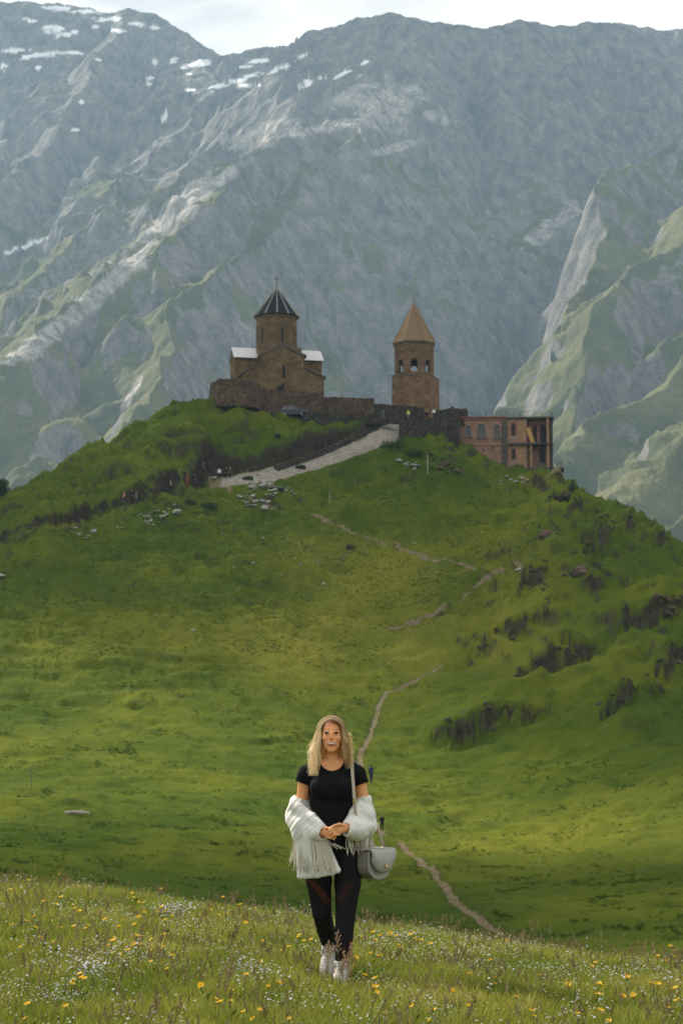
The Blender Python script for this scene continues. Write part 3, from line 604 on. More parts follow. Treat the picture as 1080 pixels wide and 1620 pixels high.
def arch_wall(W_, H, ow, oh, sill, n=8):
    """wall face with one arched opening: points and faces"""
    r = ow / 2; top = sill + oh - r; pts = []; fs = []
    def P2(u, v): pts.append((u, v)); return len(pts) - 1
    def q(*c): fs.append(tuple(P2(*x) for x in c))
    arc = [(r * math.cos(math.pi * i / n), top + r * math.sin(math.pi * i / n)) for i in range(n + 1)][::-1]
    q((-W_ / 2, 0), (W_ / 2, 0), (W_ / 2, sill), (-W_ / 2, sill)) if sill > 0 else None
    q((-W_ / 2, sill), (-r, sill), (-r, top), (-W_ / 2, top)); q((r, sill), (W_ / 2, sill), (W_ / 2, top), (r, top))
    q((-W_ / 2, top), (-r, top), (-r, H), (-W_ / 2, H)); q((r, top), (W_ / 2, top), (W_ / 2, H), (r, H))
    for a, b in zip(arc[:-1], arc[1:]): q(a, b, (b[0], H), (a[0], H))
    key = {}; mp_ = []
    P3 = []
    for u, v in pts:                                    # weld
        k = (round(u, 4), round(v, 4))
        if k not in key: key[k] = len(P3); P3.append((u, v))
        mp_.append(key[k])
    return P3, [tuple(mp_[i] for i in f) for f in fs]
def band_pts(w, h, t, n=8):
    """an arched band (frame) of width t round an opening w x h: points and faces"""
    r = w / 2; inn = [(-r, 0), (-r, h - r)] + [(-r * math.cos(math.pi * i / n), h - r + r * math.sin(math.pi * i / n)) for i in range(1, n)] + [(r, h - r), (r, 0)]
    R_ = r + t; out = [(-R_, 0), (-R_, h - r)] + [(-R_ * math.cos(math.pi * i / n), h - r + R_ * math.sin(math.pi * i / n)) for i in range(1, n)] + [(R_, h - r), (R_, 0)]
    k = len(inn); return inn + out, [(i, i + 1, k + i + 1, k + i)[::-1] for i in range(k - 1)]

class Field:
    """signed-distance sculpting on a grid; meshed with surface nets into one continuous surface"""
    def __init__(s, lo, hi, h):
        s.lo = np.array(lo, np.float32); s.h = h; s.n = np.ceil((np.array(hi) - s.lo) / h).astype(int) + 1; s.D = np.full(s.n, 1.0, np.float32)
    def win(s, lo, hi, pad):
        a = np.clip(np.floor((np.array(lo) - pad - s.lo) / s.h).astype(int), 0, s.n); b = np.clip(np.ceil((np.array(hi) + pad - s.lo) / s.h).astype(int) + 1, 0, s.n)
        sl = tuple(slice(i, j) for i, j in zip(a, b)); g = [s.lo[i] + s.h * np.arange(a[i], b[i], dtype=np.float32) for i in range(3)]
        return sl, g[0][:, None, None], g[1][None, :, None], g[2][None, None, :]
    def put(s, sl, d, k, cut):
        o = s.D[sl]
        if d.size == 0: return s
        if cut:
            d = -d; h = np.clip(.5 - .5 * (o - d) / k, 0, 1); s.D[sl] = o + (d - o) * h + k * h * (1 - h)
        else:
            h = np.clip(.5 + .5 * (o - d) / k, 0, 1); s.D[sl] = o + (d - o) * h - k * h * (1 - h)
        return s
    def cap(s, a, b, ra, rb=None, k=.012, cut=False, flat=(1, 1, 1)):
        rb = ra if rb is None else rb; a = np.array(a, np.float32); b = np.array(b, np.float32); m = max(ra, rb)
        sl, X, Y, Z = s.win(np.minimum(a, b), np.maximum(a, b), m / min(flat) + 3 * k + .01); d = b - a; L = float(d @ d) + 1e-12
        t = np.clip(((X - a[0]) * d[0] + (Y - a[1]) * d[1] + (Z - a[2]) * d[2]) / L, 0, 1)
        e = np.sqrt(((X - a[0] - t * d[0]) * flat[0])**2 + ((Y - a[1] - t * d[1]) * flat[1])**2 + ((Z - a[2] - t * d[2]) * flat[2])**2) - (ra + (rb - ra) * t)
        return s.put(sl, e.astype(np.float32), k, cut)
    def ell(s, c, r, k=.012, cut=False, rot=None):
        c = np.array(c, np.float32); r = np.array(r, np.float32); m = float(r.max())
        sl, X, Y, Z = s.win(c, c, m + 3 * k + .01); x, y, z = X - c[0], Y - c[1], Z - c[2]
        if rot is not None:
            M_ = np.array(rot.transposed()); x, y, z = [M_[i][0] * x + M_[i][1] * y + M_[i][2] * z for i in range(3)]
        q = np.sqrt((x / r[0])**2 + (y / r[1])**2 + (z / r[2])**2); q2 = np.sqrt((x / r[0]**2)**2 + (y / r[1]**2)**2 + (z / r[2]**2)**2) + 1e-6
        return s.put(sl, (q * (q - 1) / q2).astype(np.float32), k, cut)
    def chain(s, pts, rs, k=.012, flat=(1, 1, 1)):
        for i in range(len(pts) - 1): s.cap(pts[i], pts[i + 1], rs[i], rs[i + 1], k, flat=flat)
        return s
    def grid(s): return [s.lo[i] + s.h * np.arange(s.n[i], dtype=np.float32).reshape([-1 if j == i else 1 for j in range(3)]) for i in range(3)]
    def mesh(s):
        D = s.D.copy(); D[0] = D[-1] = 1; D[:, 0] = D[:, -1] = 1; D[:, :, 0] = D[:, :, -1] = 1
        ins = D < 0; c = np.zeros(tuple(np.array(D.shape) - 1), np.int8)
        for i in (0, 1):
            for j in (0, 1):
                for k in (0, 1): c += ins[i:D.shape[0] - 1 + i, j:D.shape[1] - 1 + j, k:D.shape[2] - 1 + k]
        act = (c > 0) & (c < 8); idx = np.full(act.shape, -1, np.int64); ijk = np.argwhere(act); idx[act] = np.arange(len(ijk))
        acc = np.zeros((len(ijk), 3)); cnt = np.zeros(len(ijk)); I, J, K = ijk.T
        cor = {(i, j, k): D[I + i, J + j, K + k] for i in (0, 1) for j in (0, 1) for k in (0, 1)}
        for p in cor:
            for ax in range(3):
                if p[ax] == 0:
                    q = tuple(1 if t == ax else p[t] for t in range(3)); a, b = cor[p], cor[q]; m = (a < 0) != (b < 0)
                    t = np.where(m, a / np.where(a == b, 1, a - b), 0)
                    for d in range(3): acc[:, d] += np.where(m, p[d] + (t if d == ax else 0), 0)
                    cnt += m
        V = s.lo + s.h * (ijk + acc / cnt[:, None]); Q = []
        for ax in range(3):
            o = [t for t in range(3) if t != ax]; A = ins; sl0 = [slice(1, -1)] * 3; sl0[ax] = slice(0, -1); sl1 = list(sl0); sl1[ax] = slice(1, None)
            a, b = A[tuple(sl0)], A[tuple(sl1)]; e = np.argwhere(a != b)
            if len(e) == 0: continue
            flip = a[tuple(e.T)]; e = e + [0 if t == ax else 1 for t in range(3)]
            def cell(du, dv):
                w = e.copy(); w[:, o[0]] += du; w[:, o[1]] += dv; return idx[tuple(w.T)]
            q = np.stack([cell(-1, -1), cell(0, -1), cell(0, 0), cell(-1, 0)], 1)
            if ax == 1: flip = ~flip
            q[~flip] = q[~flip][:, ::-1]; Q.append(q)
        return V.astype(np.float32), np.concatenate(Q)

# ------------------------------------------------------------------ materials of things
def stone_mat(name, c0, c1, scale=1.7, bump=.05, rubble=False, mortar=(.10, .09, .075)):
    m = Mat(name, .95, .08); v = m.pos(True)
    if rubble:
        t = m.n.new('ShaderNodeTexVoronoi'); t.inputs['Scale'].default_value = scale; mp_ = m.n.new('ShaderNodeMapping'); mp_.inputs['Scale'].default_value = (1, 1, 1.9)
        m.l.new(v, mp_.inputs['Vector']); m.l.new(mp_.outputs['Vector'], t.inputs['Vector'])
        e = m.n.new('ShaderNodeTexVoronoi'); e.feature = 'DISTANCE_TO_EDGE'; e.inputs['Scale'].default_value = scale; m.l.new(mp_.outputs['Vector'], e.inputs['Vector'])
        cell = m.ramp(t.outputs['Color'], .1, .9); edge = m.ramp(e.outputs['Distance'], .01, .09)
    else:
        t = m.n.new('ShaderNodeTexBrick'); t.inputs['Scale'].default_value = scale; t.inputs['Mortar Size'].default_value = .012; t.inputs['Color1'].default_value = (0.1, .1, .1, 1); t.inputs['Color2'].default_value = (.9, .9, .9, 1)
        t.inputs['Brick Width'].default_value = .9; t.inputs['Row Height'].default_value = .52; t.inputs['Mortar'].default_value = (0, 0, 0, 1)
        cm = m.n.new('ShaderNodeCombineXYZ'); sp = m.n.new('ShaderNodeSeparateXYZ'); m.l.new(v, sp.inputs[0])
        m.l.new(m.math('ADD', sp.outputs[0], sp.outputs[1]), cm.inputs[0]); m.l.new(sp.outputs[2], cm.inputs[1]); m.l.new(cm.outputs[0], t.inputs['Vector'])
        cell = t.outputs['Color']; edge = m.math('SUBTRACT', 1.0, t.outputs['Fac'])
    n = m.noise(.55, 6, .65, v); c = m.mix(cell, c0, c1); c = m.mix(m.math('MULTIPLY', m.ramp(n, .38, .66), .7), c, tuple(a * .55 for a in c0))
    c = m.mix(m.math('MULTIPLY', m.ramp(m.noise(1.3, 5, .6, v), .52, .72), .45), c, tuple(min(1, a * 1.35) for a in c1))
    c = m.mix(edge, mortar, c); m.color(c)
    m.bump(m.math('ADD', m.math('MULTIPLY', edge, .6), m.math('MULTIPLY', m.noise(3, 5, .6, v), .8)), bump, 1.0); return m.m
def plain(name, c, rough=.8, spec=.2, var=.25, scale=3.0, metal=0, bump=0):
    m = Mat(name, rough, spec); n = m.noise(scale, 5, .6, m.pos(True))
    m.color(m.mix(m.ramp(n, .3, .7), tuple(a * (1 - var) for a in c), tuple(min(1, a * (1 + var)) for a in c))); m.b.inputs['Metallic'].default_value = metal
    if bump: m.bump(m.noise(scale * 4, 4, .6, m.pos(True)), bump)
    return m.m
M_ = {
 'church': stone_mat('church_stone', (.145, .088, .044), (.25, .162, .085)), 'tower': stone_mat('tower_stone', (.165, .095, .055), (.28, .168, .10)),
 'trim': plain('stone_trim', (.155, .108, .062)), 'slate': plain('dark_roof_slab', (.016, .020, .027), .75, .08), 'rib': plain('roof_rib', (.30, .28, .25), .7),
 'white_roof': plain('white_metal_roof', (.58, .58, .575), .45, .4, .06), 'tower_roof': plain('weathered_roof_slab', (.22, .145, .085), .85, .1, .3), 'dark': plain('dark_opening', (.012, .012, .013), .6, .3, .1),
 'roofslab': plain('old_roof_slab', (.12, .095, .07), .9, .1), 'rubble': stone_mat('rubble_wall', (.105, .068, .046), (.23, .155, .105), 2.4, .12, True, (.02, .016, .012)),
 'rubble_dark': stone_mat('dark_rubble_wall', (.055, .046, .038), (.135, .112, .092), 2.4, .12, True, (.012, .011, .010)),
 'red': stone_mat('red_plaster_brick', (.29, .155, .112), (.40, .245, .182), 2.6, .03), 'ochre': plain('ochre_plaster', (.32, .19, .105), .9, .1, .3, 1.2), 'concrete': plain('old_concrete', (.085, .072, .062), .9, .1, .3, 1.2),
 'redtrim': plain('red_cornice', (.20, .075, .045), .9, .1), 'iron': plain('iron_rail', (.05, .052, .055), .5, .5, .1, metal=.6), 'plank': plain('timber_plank', (.42, .24, .08), .7, .2, .25),
 'glass': plain('window_glass', (.05, .065, .07), .12, .6, .1), 'cross': plain('cross_metal', (.12, .10, .07), .5, .4), 'cream': plain('cream_roof_fascia', (.45, .40, .30)),
}
# ------------------------------------------------------------------ the church
def church():
    Yf = 316.0; base = P(452, 634, Yf); c = P(437, 634, Yf + 6.3)
    t = empty('church', (c.x, Yf + 6.3, base.z), R(12)); t.scale = (1.02, 1.02, 1.09); tag(t, 'brown stone church with a round drum and dark conical dome, on top of the hill', 'church')
    e = -6.4
    F_ = lambda u, v, d: (u, d, v)
    mb = MB(); prof = [(-6.7, -1.5), (6.9, -1.5), (6.9, 3.9), (3.5, 5.25), (3.5, 7.3), (0, 8.75), (-3.5, 7.3), (-3.5, 5.6), (-6.7, 4.1)]
    mb.slab(prof, [(0, 1, 2, 3, 8), (8, 3, 4, 6, 7) if False else (8, 3, 4, 6), (8, 6, 7), (4, 5, 6)], e, 6.2, F_); mb.build('wall', M_['church'], t)
    mb = MB()
    for s in (-1, 1): mb.poly([(s * 3.95, 7.0), (s * 3.9, 7.32), (0, 9.0), (0, 8.76)][::1], e - .25, -2.9, F_)
    mb.build('nave_roof', M_['roofslab'], t)
    for s, o in ((-1, -6.7), (1, 6.9)):
        mb = MB(); hi = 5.62 if s < 0 else 5.27; lo = 4.12 if s < 0 else 3.92
        mb.poly([(o + s * .35, lo - .15), (o + s * .35, lo + .12), (s * 3.52, hi + .26), (s * 3.52, hi + .02)], e - .25, 6.4, F_); mb.build('aisle_roof', M_['roofslab'], t)
    # transept, runs across; white metal roofs
    G_ = lambda u, v, d: (d, u, v)
    mb = MB(); mb.poly([(-2.55, 0), (2.55, 0), (2.55, 7.45), (0, 9.2), (-2.55, 7.45)], -7.5, 7.35, G_); mb.build('transept', M_['church'], t)
    for d0, d1 in ((-7.75, -3.3), (3.3, 7.6)):
        for s in (-1, 1):
            mb = MB(); mb.poly([(s * 2.95, 7.20), (s * 2.95, 7.30), (0, 9.36), (0, 9.26)], d0, d1, G_); r = mb.build('transept_roof', M_['white_roof'], t)
            for i in range(1, 6):
                x = d0 + (d1 - d0) * i / 6; q = MB(); q.tube([(x, s * 2.93, 7.33), (x, s * .02, 9.37)], .03, 4); q.build('seam', M_['white_roof'], r)
    mb = MB(); mb.box(-3.65, 3.65, -3.65, 3.65, 5.5, 8.95); mb.build('drum_base', M_['church'], t)
    n = 12; rot = R(-12 - 90 + 18 + 15 - 30)
    mb = MB(); mb.ring(n, 3.42, 8.9, 3.42, 14.6, rot); d = mb.build('drum', M_['church'], t)
    for r0_, a_, r1_, b_ in ((3.56, 8.95, 3.56, 9.3), (3.52, 12.9, 3.52, 13.05), (3.55, 14.1, 3.72, 14.6)): mb = MB(); mb.ring(n, r0_, a_, r1_, b_, rot); mb.build('cornice', M_['trim'], t)
    for i in range(n):
        a = rot + 2 * math.pi * (i + .5) / n; ap = 3.42 * math.cos(math.pi / n); ca, sa = math.cos(a), math.sin(a)
        fn = lambda u, v, d_: ((ap + d_) * ca - u * sa, (ap + d_) * sa + u * ca, v)
        if i % 2 == 0:
            mb = MB(); p, f = band_pts(.42, 2.5, .22); mb.slab([(u, v + 9.9) for u, v in p], f, -.02, .14, fn); w = mb.build('window', M_['trim'], t)
            mb = MB(); mb.poly([(u, v + 9.9) for u, v in arch_pts(.44, 2.5)], -.02, .035, fn); mb.build('pane', M_['dark'], w)
        mb = MB(); p, f = band_pts(1.22, 3.3, .16); mb.slab([(u, v + 9.5) for u, v in p], f, -.02, .10, fn); mb.build('blind_arch', M_['trim'], t)
        # conical dome: one panel per side
        b = rot + 2 * math.pi * i / n; b2 = rot + 2 * math.pi * (i + 1) / n; rr = 3.92
        q = [(rr * math.cos(b), rr * math.sin(b), 14.45), (rr * math.cos(b2), rr * math.sin(b2), 14.45), (.05 * math.cos(b2), .05 * math.sin(b2), 19.3), (.05 * math.cos(b), .05 * math.sin(b), 19.3)]
        mb = MB(); mb.add(q + [(x * .93, y * .93, z - .12) for x, y, z in q], [(0, 1, 2, 3), (7, 6, 5, 4), (0, 4, 5, 1), (1, 5, 6, 2), (2, 6, 7, 3), (3, 7, 4, 0)]); mb.build('roof_panel', M_['slate'], t)
        mb = MB(); mb.tube([(rr * math.cos(b) * 1.01, rr * math.sin(b) * 1.01, 14.47), (.06 * math.cos(b), .06 * math.sin(b), 19.36)], [.11, .06], 5); mb.build('roof_rib', M_['rib'], t)
    mb = MB(); mb.ring(8, .18, 19.2, .12, 19.7); mb.ring(8, .12, 19.7, .03, 20.0); mb.box(-.07, .07, -.05, .05, 19.9, 21.3); mb.box(-.42, .42, -.049, .049, 20.65, 20.79); mb.build('cross', M_['cross'], t)
    # front windows and door
    mb = MB(); p, f = band_pts(.5, 2.0, .2); mb.slab([(u + .1, v + 3.6) for u, v in p], f, e - .14, e + .02, F_); w = mb.build('window', M_['trim'], t)
    mb = MB(); mb.poly([(u + .1, v + 3.6) for u, v in arch_pts(.52, 2.0)], e - .04, e + .02, F_); mb.build('pane', M_['dark'], w)
    mb = MB(); p, f = band_pts(1.25, 2.45, .22); mb.slab([(u - .4, v) for u, v in p], f, e - .16, e + .02, F_); w = mb.build('door', M_['trim'], t)
    mb = MB(); mb.poly([(u - .4, v) for u, v in arch_pts(1.27, 2.45)], e - .05, e + .02, F_); mb.build('door_leaf', M_['dark'], w)
    mb = MB(); p, f = band_pts(.34, 1.7, .16); mb.slab([(u, v + 3.7) for u, v in p], f, -7.62, -7.48, G_); w = mb.build('window', M_['trim'], t)
    mb = MB(); mb.poly([(u, v + 3.7) for u, v in arch_pts(.36, 1.7)], -7.54, -7.48, G_); mb.build('pane', M_['dark'], w)
    mb = MB(); mb.poly([(-3.55, 7.0), (-3.6, 7.3), (0, 8.8), (3.6, 7.3), (3.55, 7.0), (0, 8.5)][::-1], e - .12, e + .02, F_); mb.build('gable_moulding', M_['trim'], t)
church()
def bell_tower():
    Y = 318.0; b = P(657.5, 657, Y); t = empty('bell_tower', (b.x, Y, b.z)); tag(t, 'brown stone bell tower with open arches and a pointed tan roof', 'tower')
    a = R(-18); ca, sa = math.cos(a), math.sin(a); rt = lambda x, y, z: (x * ca - y * sa, x * sa + y * ca, z)
    mb = MB()
    s0, s1 = 3.36, 3.22; vs = [rt(x * s, y * s, z) for s, z in ((s0, -2.0), (s1, 6.45)) for x, y in ((-1, -1), (1, -1), (1, 1), (-1, 1))]
    mb.add(vs, [(3, 2, 1, 0), (4, 5, 6, 7), (0, 1, 5, 4), (1, 2, 6, 5), (2, 3, 7, 6), (3, 0, 4, 7)]); mb.build('base', M_['tower'], t)
    mb = MB(); mb.box(-3.32, 3.32, -3.32, 3.32, 6.32, 6.58, fn=rt); mb.build('ledge', M_['trim'], t)
    n = 8; rad = 3.5; ap = rad * math.cos(math.pi / n); side = 2 * rad * math.sin(math.pi / n); oy = -.25
    for i in range(n):
        q = -math.pi / 2 + i * math.pi / 4 + R(-2); c_, s_ = math.cos(q), math.sin(q)
        fn = lambda u, v, d: (-.25 + (ap - d) * c_ - u * s_, (ap - d) * s_ + u * c_, 6.58 + v)
        p, f = arch_wall(side, 5.65, 1.16, 2.15, .45); mb = MB(); mb.slab(p, f, 0, .55, fn); w = mb.build('belfry_wall', M_['tower'], t)
        p, f = band_pts(1.18, 2.13, .16); mb = MB(); mb.slab([(u, v + .47) for u, v in p], f, -.09, .02, fn); mb.build('arch_moulding', M_['trim'], w)
        mb = MB(); mb.ring(6,   .13, 6.58, .13, 12.2, 0, (-.25 + rad * math.cos(q + math.pi / 8) * .985, rad * math.sin(q + math.pi / 8) * .985)); mb.build('corner_shaft', M_['tower'], t)
        b1, b2 = q - math.pi / 8, q + math.pi / 8; rr = 3.86; z0, z1 = 12.22, 19.6
        k = [(-.25 + rr * math.cos(b1), rr * math.sin(b1), z0), (-.25 + rr * math.cos(b2), rr * math.sin(b2), z0), (-.25 + .05 * math.cos(b2), .05 * math.sin(b2), z1), (-.25 + .05 * math.cos(b1), .05 * math.sin(b1), z1)]
        mb = MB(); mb.add(k + [(-.25 + (x + .25) * .93, y * .93, z - .14) for x, y, z in k], [(0, 1, 2, 3), (7, 6, 5, 4), (0, 4, 5, 1), (1, 5, 6, 2), (2, 6, 7, 3), (3, 7, 4, 0)]); mb.build('roof_panel', M_['tower_roof'], t)
        mb = MB(); mb.tube([(-.25 + rr * math.cos(b1) * 1.01, rr * math.sin(b1) * 1.01, z0 + .03), (-.25, 0, z1 + .05)], [.09, .05], 5); mb.build('roof_rib', M_['tower_roof'], t)
    for r0_, a_, r1_, b_ in ((3.52, 10.5, 3.6, 10.75), (3.60, 11.9, 3.78, 12.22)): mb = MB(); mb.ring(n, r0_, a_, r1_, b_, math.pi / 8 + R(-2), (-.25, 0)); mb.build('cornice', M_['trim'], t)
    mb = MB(); mb.ring(n, 3.0, 12.0, .3, 12.05, math.pi / 8, (-.25, 0)); mb.build('belfry_ceiling', M_['trim'], t)
    mb = MB(); mb.ring(8, .16, 19.5, .10, 19.8, 0, (-.25, 0)); mb.box(-.30, -.20, -.04, .04, 19.7, 20.5); mb.box(-.52, .02, -.039, .039, 20.1, 20.2); mb.build('cross', M_['cross'], t)
    mb = MB(); mb.tube([(-.25, 0, 9.7), (-.25, 0, 11.4)], .03, 5); mb.ring(10, .42, 9.0, .28, 9.4, 0, (-.25, 0)); mb.ring(10, .28, 9.4, .12, 9.75, 0, (-.25, 0)); mb.build('bell', M_['cross'], t)
bell_tower()
def red_house():
    YA, YB = 312.0, 311.3; a = P(722, 662, YA); b = P(801, 662, YB); d = (b - a); d.z = 0; L = d.length; ang = math.atan2(d.y, d.x)
    zt = a.z; t = empty('terrace_house', (a.x, a.y, zt - H if False else zt - 8.6), ang); tag(t, 'long weathered red plaster building with arched windows and a roof railing', 'building')
    H = 8.6; px = lambda p: (p - 722) / (801 - 722) * L; zz = lambda y: H - (y - 662) / 9.3
    fn = lambda u, v, q: (u, q, v)
    mb = MB(); edges = [0, px(733.5), px(746.5), px(752), px(770), px(778), px(792.5), L]
    openings = {1: (740, 9.5, 672.5, 692), 3: (761, 13, 671, 693), 5: (785, 10.5, 672.5, 694)}
    for i in range(7):
        x0, x1 = edges[i], edges[i + 1]
        if i in openings:
            c, w, y0, y1 = openings[i]; xc = (x0 + x1) / 2; ow = w / 9.4; p, f = arch_wall(x1 - x0, H, ow, (y1 - y0) / 9.4, zz(y1)); mb.slab([(u + xc, v) for u, v in p], f, 0, .5, fn)
        else: mb.box(x0, x1, 0, .5, 0, H)
    mb.box(0, L, .5, 6.5, 0, H - .05); mb.build('wall', M_['red'], t)
    for i, (c, w, y0, y1) in openings.items():
        xc = (edges[i] + edges[i + 1]) / 2; ow = w / 9.4; h = (y1 - y0) / 9.4; p, f = band_pts(ow, h, .16); mb = MB(); mb.slab([(u + xc, v + zz(y1)) for u, v in p], f, -.09, .03, fn); w_ = mb.build('window', M_['ochre'], t)
        mb = MB(); mb.poly([(u + xc, v + zz(y1)) for u, v in arch_pts(ow, h)], .32, .36, fn); mb.build('pane', M_['glass'], w_)
        mb = MB(); mb.box(xc - .03, xc + .03, .26, .315, zz(y1), zz(y1) + h - .03)
        for k in (.33, .62): mb.box(xc - ow / 2, xc + ow / 2, .265, .31, zz(y1) + h * k, zz(y1) + h * k + .05)
        mb.build('muntin', M_['redtrim'], w_)
        mb = MB(); mb.box(xc - ow / 2 - .15, xc + ow / 2 + .15, -.14, .2, zz(y1) - .14, zz(y1) + .002); mb.build('sill', M_['redtrim'], w_)
    mb = MB(); mb.box(-.1, L + .05, -.22, 6.6, H - .03, H + .22); mb.build('cornice', M_['redtrim'], t); mb = MB(); mb.box(-.05, L, -.10, .02, H - .42, H - .30); mb.build('string_course', M_['redtrim'], t)
    mb = MB(); mb.box(.02, L - .9, -.07, .02, zz(706), zz(704.5)); mb.build('string_course', M_['redtrim'], t)
    mb = MB(); mb.box(px(792.8), L, -.2, .03, 0, H - .45); mb.build('pilaster', M_['concrete'], t)
    for hx, hy in ((764, 713), (779, 708)):
        mb = MB(); mb.box(px(hx) - .14, px(hx) + .14, -.025, .02, zz(hy) - .16, zz(hy) + .16); mb.build('vent', M_['dark'], t)
    # right wing with open balconies
    x0, x1 = L + .02, L + 7.6; pw = lambda p: x0 + (p - 801) / (873 - 801) * (x1 - x0)
    mb = MB(); mb.box(x0, pw(832), -.02, 6.4, 0, H - .22); mb.box(pw(832), x1 - .4, 1.5, 6.4, 0, H - .22); mb.build('wing_wall', M_['red'], t)
    mb = MB(); mb.box(pw(816), pw(829), -.06, .0, .35, zz(707)); mb.box(pw(818), pw(831), -.058, .0, zz(700), zz(668)); mb.build('plaster_patch', M_['ochre'], t)
    mb = MB(); mb.box(x0 - .02, x1 + .12, -.35, 6.5, H - .22, H + .08); mb.build('roof_slab', M_['concrete'], t)
    mb = MB(); mb.box(pw(803), x1 + .05, -.55, 1.6, zz(705.2), zz(702.4)); mb.build('balcony_slab', M_['concrete'], t)
    for p_, w_ in ((838.5, .34), (865, .36)):
        mb = MB(); mb.box(pw(p_) - w_ / 2, pw(p_) + w_ / 2, -.30, .05, .2, zz(705.3)); mb.box(pw(p_) - w_ / 2 + (0 if p_ > 850 else .0), pw(p_) + w_ / 2, -.299, .049, zz(702.3), H - .23) if p_ > 850 else None; mb.build('pillar', M_['ochre'], t)
    mb = MB(); mb.box(x1 - .42, x1, .3, 6.4, 0, H - .24); mb.build('end_wall', M_['concrete'], t)
    for c, w, y0, y1, q in ((811, 5, 671, 690, -.03), (811, 5, 711, 727, -.03), (858, 9, 672, 700, 1.47), (845, 5, 672, 700, 1.47), (856, 8, 708, 732, 1.47)):
        mb = MB(); p, f = band_pts(w / 9.4, (y1 - y0) / 9.4, .10); mb.slab([(u + pw(c), v + zz(y1)) for u, v in p], f, q - .06, q + .05, fn); w_ = mb.build('window', M_['redtrim'], t)
        mb = MB(); mb.poly([(u + pw(c), v + zz(y1)) for u, v in arch_pts(w / 9.4, (y1 - y0) / 9.4)], q - .02, q + .05, fn); mb.build('pane', M_['dark'], w_)
    mb = MB(); mb.box(pw(846), pw(889), -2.2, 1.5, -.55, -.12); mb.build('platform', M_['concrete'], t)
    mb = MB(); mb.box(pw(846), pw(853), -1.7, -.6, -.11, .9); mb.box(pw(855), pw(862), -1.9, -.9, -.11, .45); mb.build('debris_pile', M_['concrete'], t)
    mb = MB()
    for p_ in (872, 877, 882, 886): mb.tube([(pw(p_), -2.0, -.12), (pw(p_), -2.0, 1.0)], .035, 5)
    for z in (.5, .98): mb.tube([(pw(870), -2.0, z), (pw(886), -2.0, z)], .03, 5); mb.tube([(pw(886), -2.0, z), (pw(886), 1.4, z)], .03, 5)
    mb.build('railing', M_['iron'], t)
    g = empty('roof_railing', (a.x, a.y, zt), ang); tag(g, 'thin iron railing along the flat roof edge of the red building', 'railing')
    rx0, rx1 = px(735), x1 - .1
    xs = [rx0 + i * 1.15 for i in range(int((rx1 - rx0) / 1.15))] + [rx1]
    for x in xs:
        mb = MB(); mb.tube([(x, .2, .05), (x, .2, 1.12)], .035, 5); mb.build('post', M_['iron'], g)
    for i in range(6):
        mb = MB(); mb.tube([(rx1, .2 + i * 1.1, .05), (rx1, .2 + i * 1.1, 1.12)], .035, 5); mb.build('post', M_['iron'], g)
    for z in (.40, .75, 1.10):
        mb = MB(); mb.tube([(rx0, .2, z), (rx1, .2, z)], .026, 5); mb.tube([(rx1, .2, z), (rx1, 5.8, z)], .026, 5); mb.build('rail', M_['iron'], g)
    mb = MB(); c = MB(); q = (pw(838) - 1e-3)
    pl = MB(); pl.box(-.34, .34, -.05, .05, 0, 2.75); o = pl.build('plank', M_['plank']); o.parent = None
    wv = Matrix.Rotation(ang, 4, 'Z') @ Vector((pw(841.5), -.30, zz(702.3))) ; o.location = Vector((a.x, a.y, zt - H if False else zt - 8.6)) + wv; o.rotation_euler = (R(-6), R(-17), ang)
    tag(o, 'golden timber board leaning on the upper balcony of the red building', 'board')
red_house()

# ------------------------------------------------------------------ stone walls
def stone_wall(label, pts, thick, mat, deep=1.2, name='stone_wall', rough=.12, cat='wall'):
    """pts: (photo column, top row, distance, height) along the wall"""
    a = [P(p, r, Y) for p, r, Y, h in pts]; hs = [h for *_, h in pts]
    L = [0]
    for i in range(1, len(a)): L.append(L[-1] + math.hypot(a[i].x - a[i - 1].x, a[i].y - a[i - 1].y))
    n = max(8, int(L[-1] / .35)); t = np.linspace(0, L[-1], n); X = np.interp(t, L, [v.x for v in a]); Y = np.interp(t, L, [v.y for v in a]); Z = np.interp(t, L, [v.z for v in a]); Hh = np.interp(t, L, hs)
    Z = Z + .16 * fbm(t / .7, t * 0 + a[0].x, 3, 501) ; tx, ty = np.gradient(X), np.gradient(Y); q = np.hypot(tx, ty); nx, ny = -ty / q, tx / q
    m = 8; VV = []
    prof = [(0, 0)] + [(0, k / m) for k in range(1, m + 1)]
    ring = [(-.5, 1 - k / m) for k in range(m, -1, -1)] + [(-.17, 1.0), (.17, 1.0)] + [(.5, 1 - k / m) for k in range(0, m + 1)]
    for (o, v) in ring:
        hz = Z - (1 - v) * (Hh + deep); w = o * thick * (1 + .22 * (1 - v)) if abs(o) > .4 else o * thick
        j = rough * fbm(t / .45 + 7 * o, hz / .32, 2, 505)
        VV.append(np.stack([X + nx * (w + j), Y + ny * (w + j), hz + (.5 * j if v == 1 else 0)], 1))
    k = len(ring); V = np.stack(VV, 1).reshape(-1, 3); o0 = V.mean(0); V = V - o0
    F = grid_faces(n, k); fs = [tuple(f) for f in F] + [tuple(range(k))[::-1], tuple((n - 1) * k + i for i in range(k))]
    mb = MB(); mb.add(V, fs); o = mb.build(name, M_[mat], loc=o0); tag(o, label, cat); return o
stone_wall('rounded rubble bastion at the left end of the church wall', [(339, 618, 311, 2.2), (341, 606, 308, 3.2), (352, 601, 305.5, 3.4), (372, 600, 305, 3.4), (392, 603, 305.5, 3.2), (404, 608, 308, 3)], 1.6, 'rubble', 1.2)
stone_wall('long rubble wall directly in front of the church', [(402, 615, 309, 3.0), (444, 619, 310.5, 3.2), (480, 620, 311, 3.2), (510, 622, 312, 3.2)], 1.2, 'rubble', 1.0)
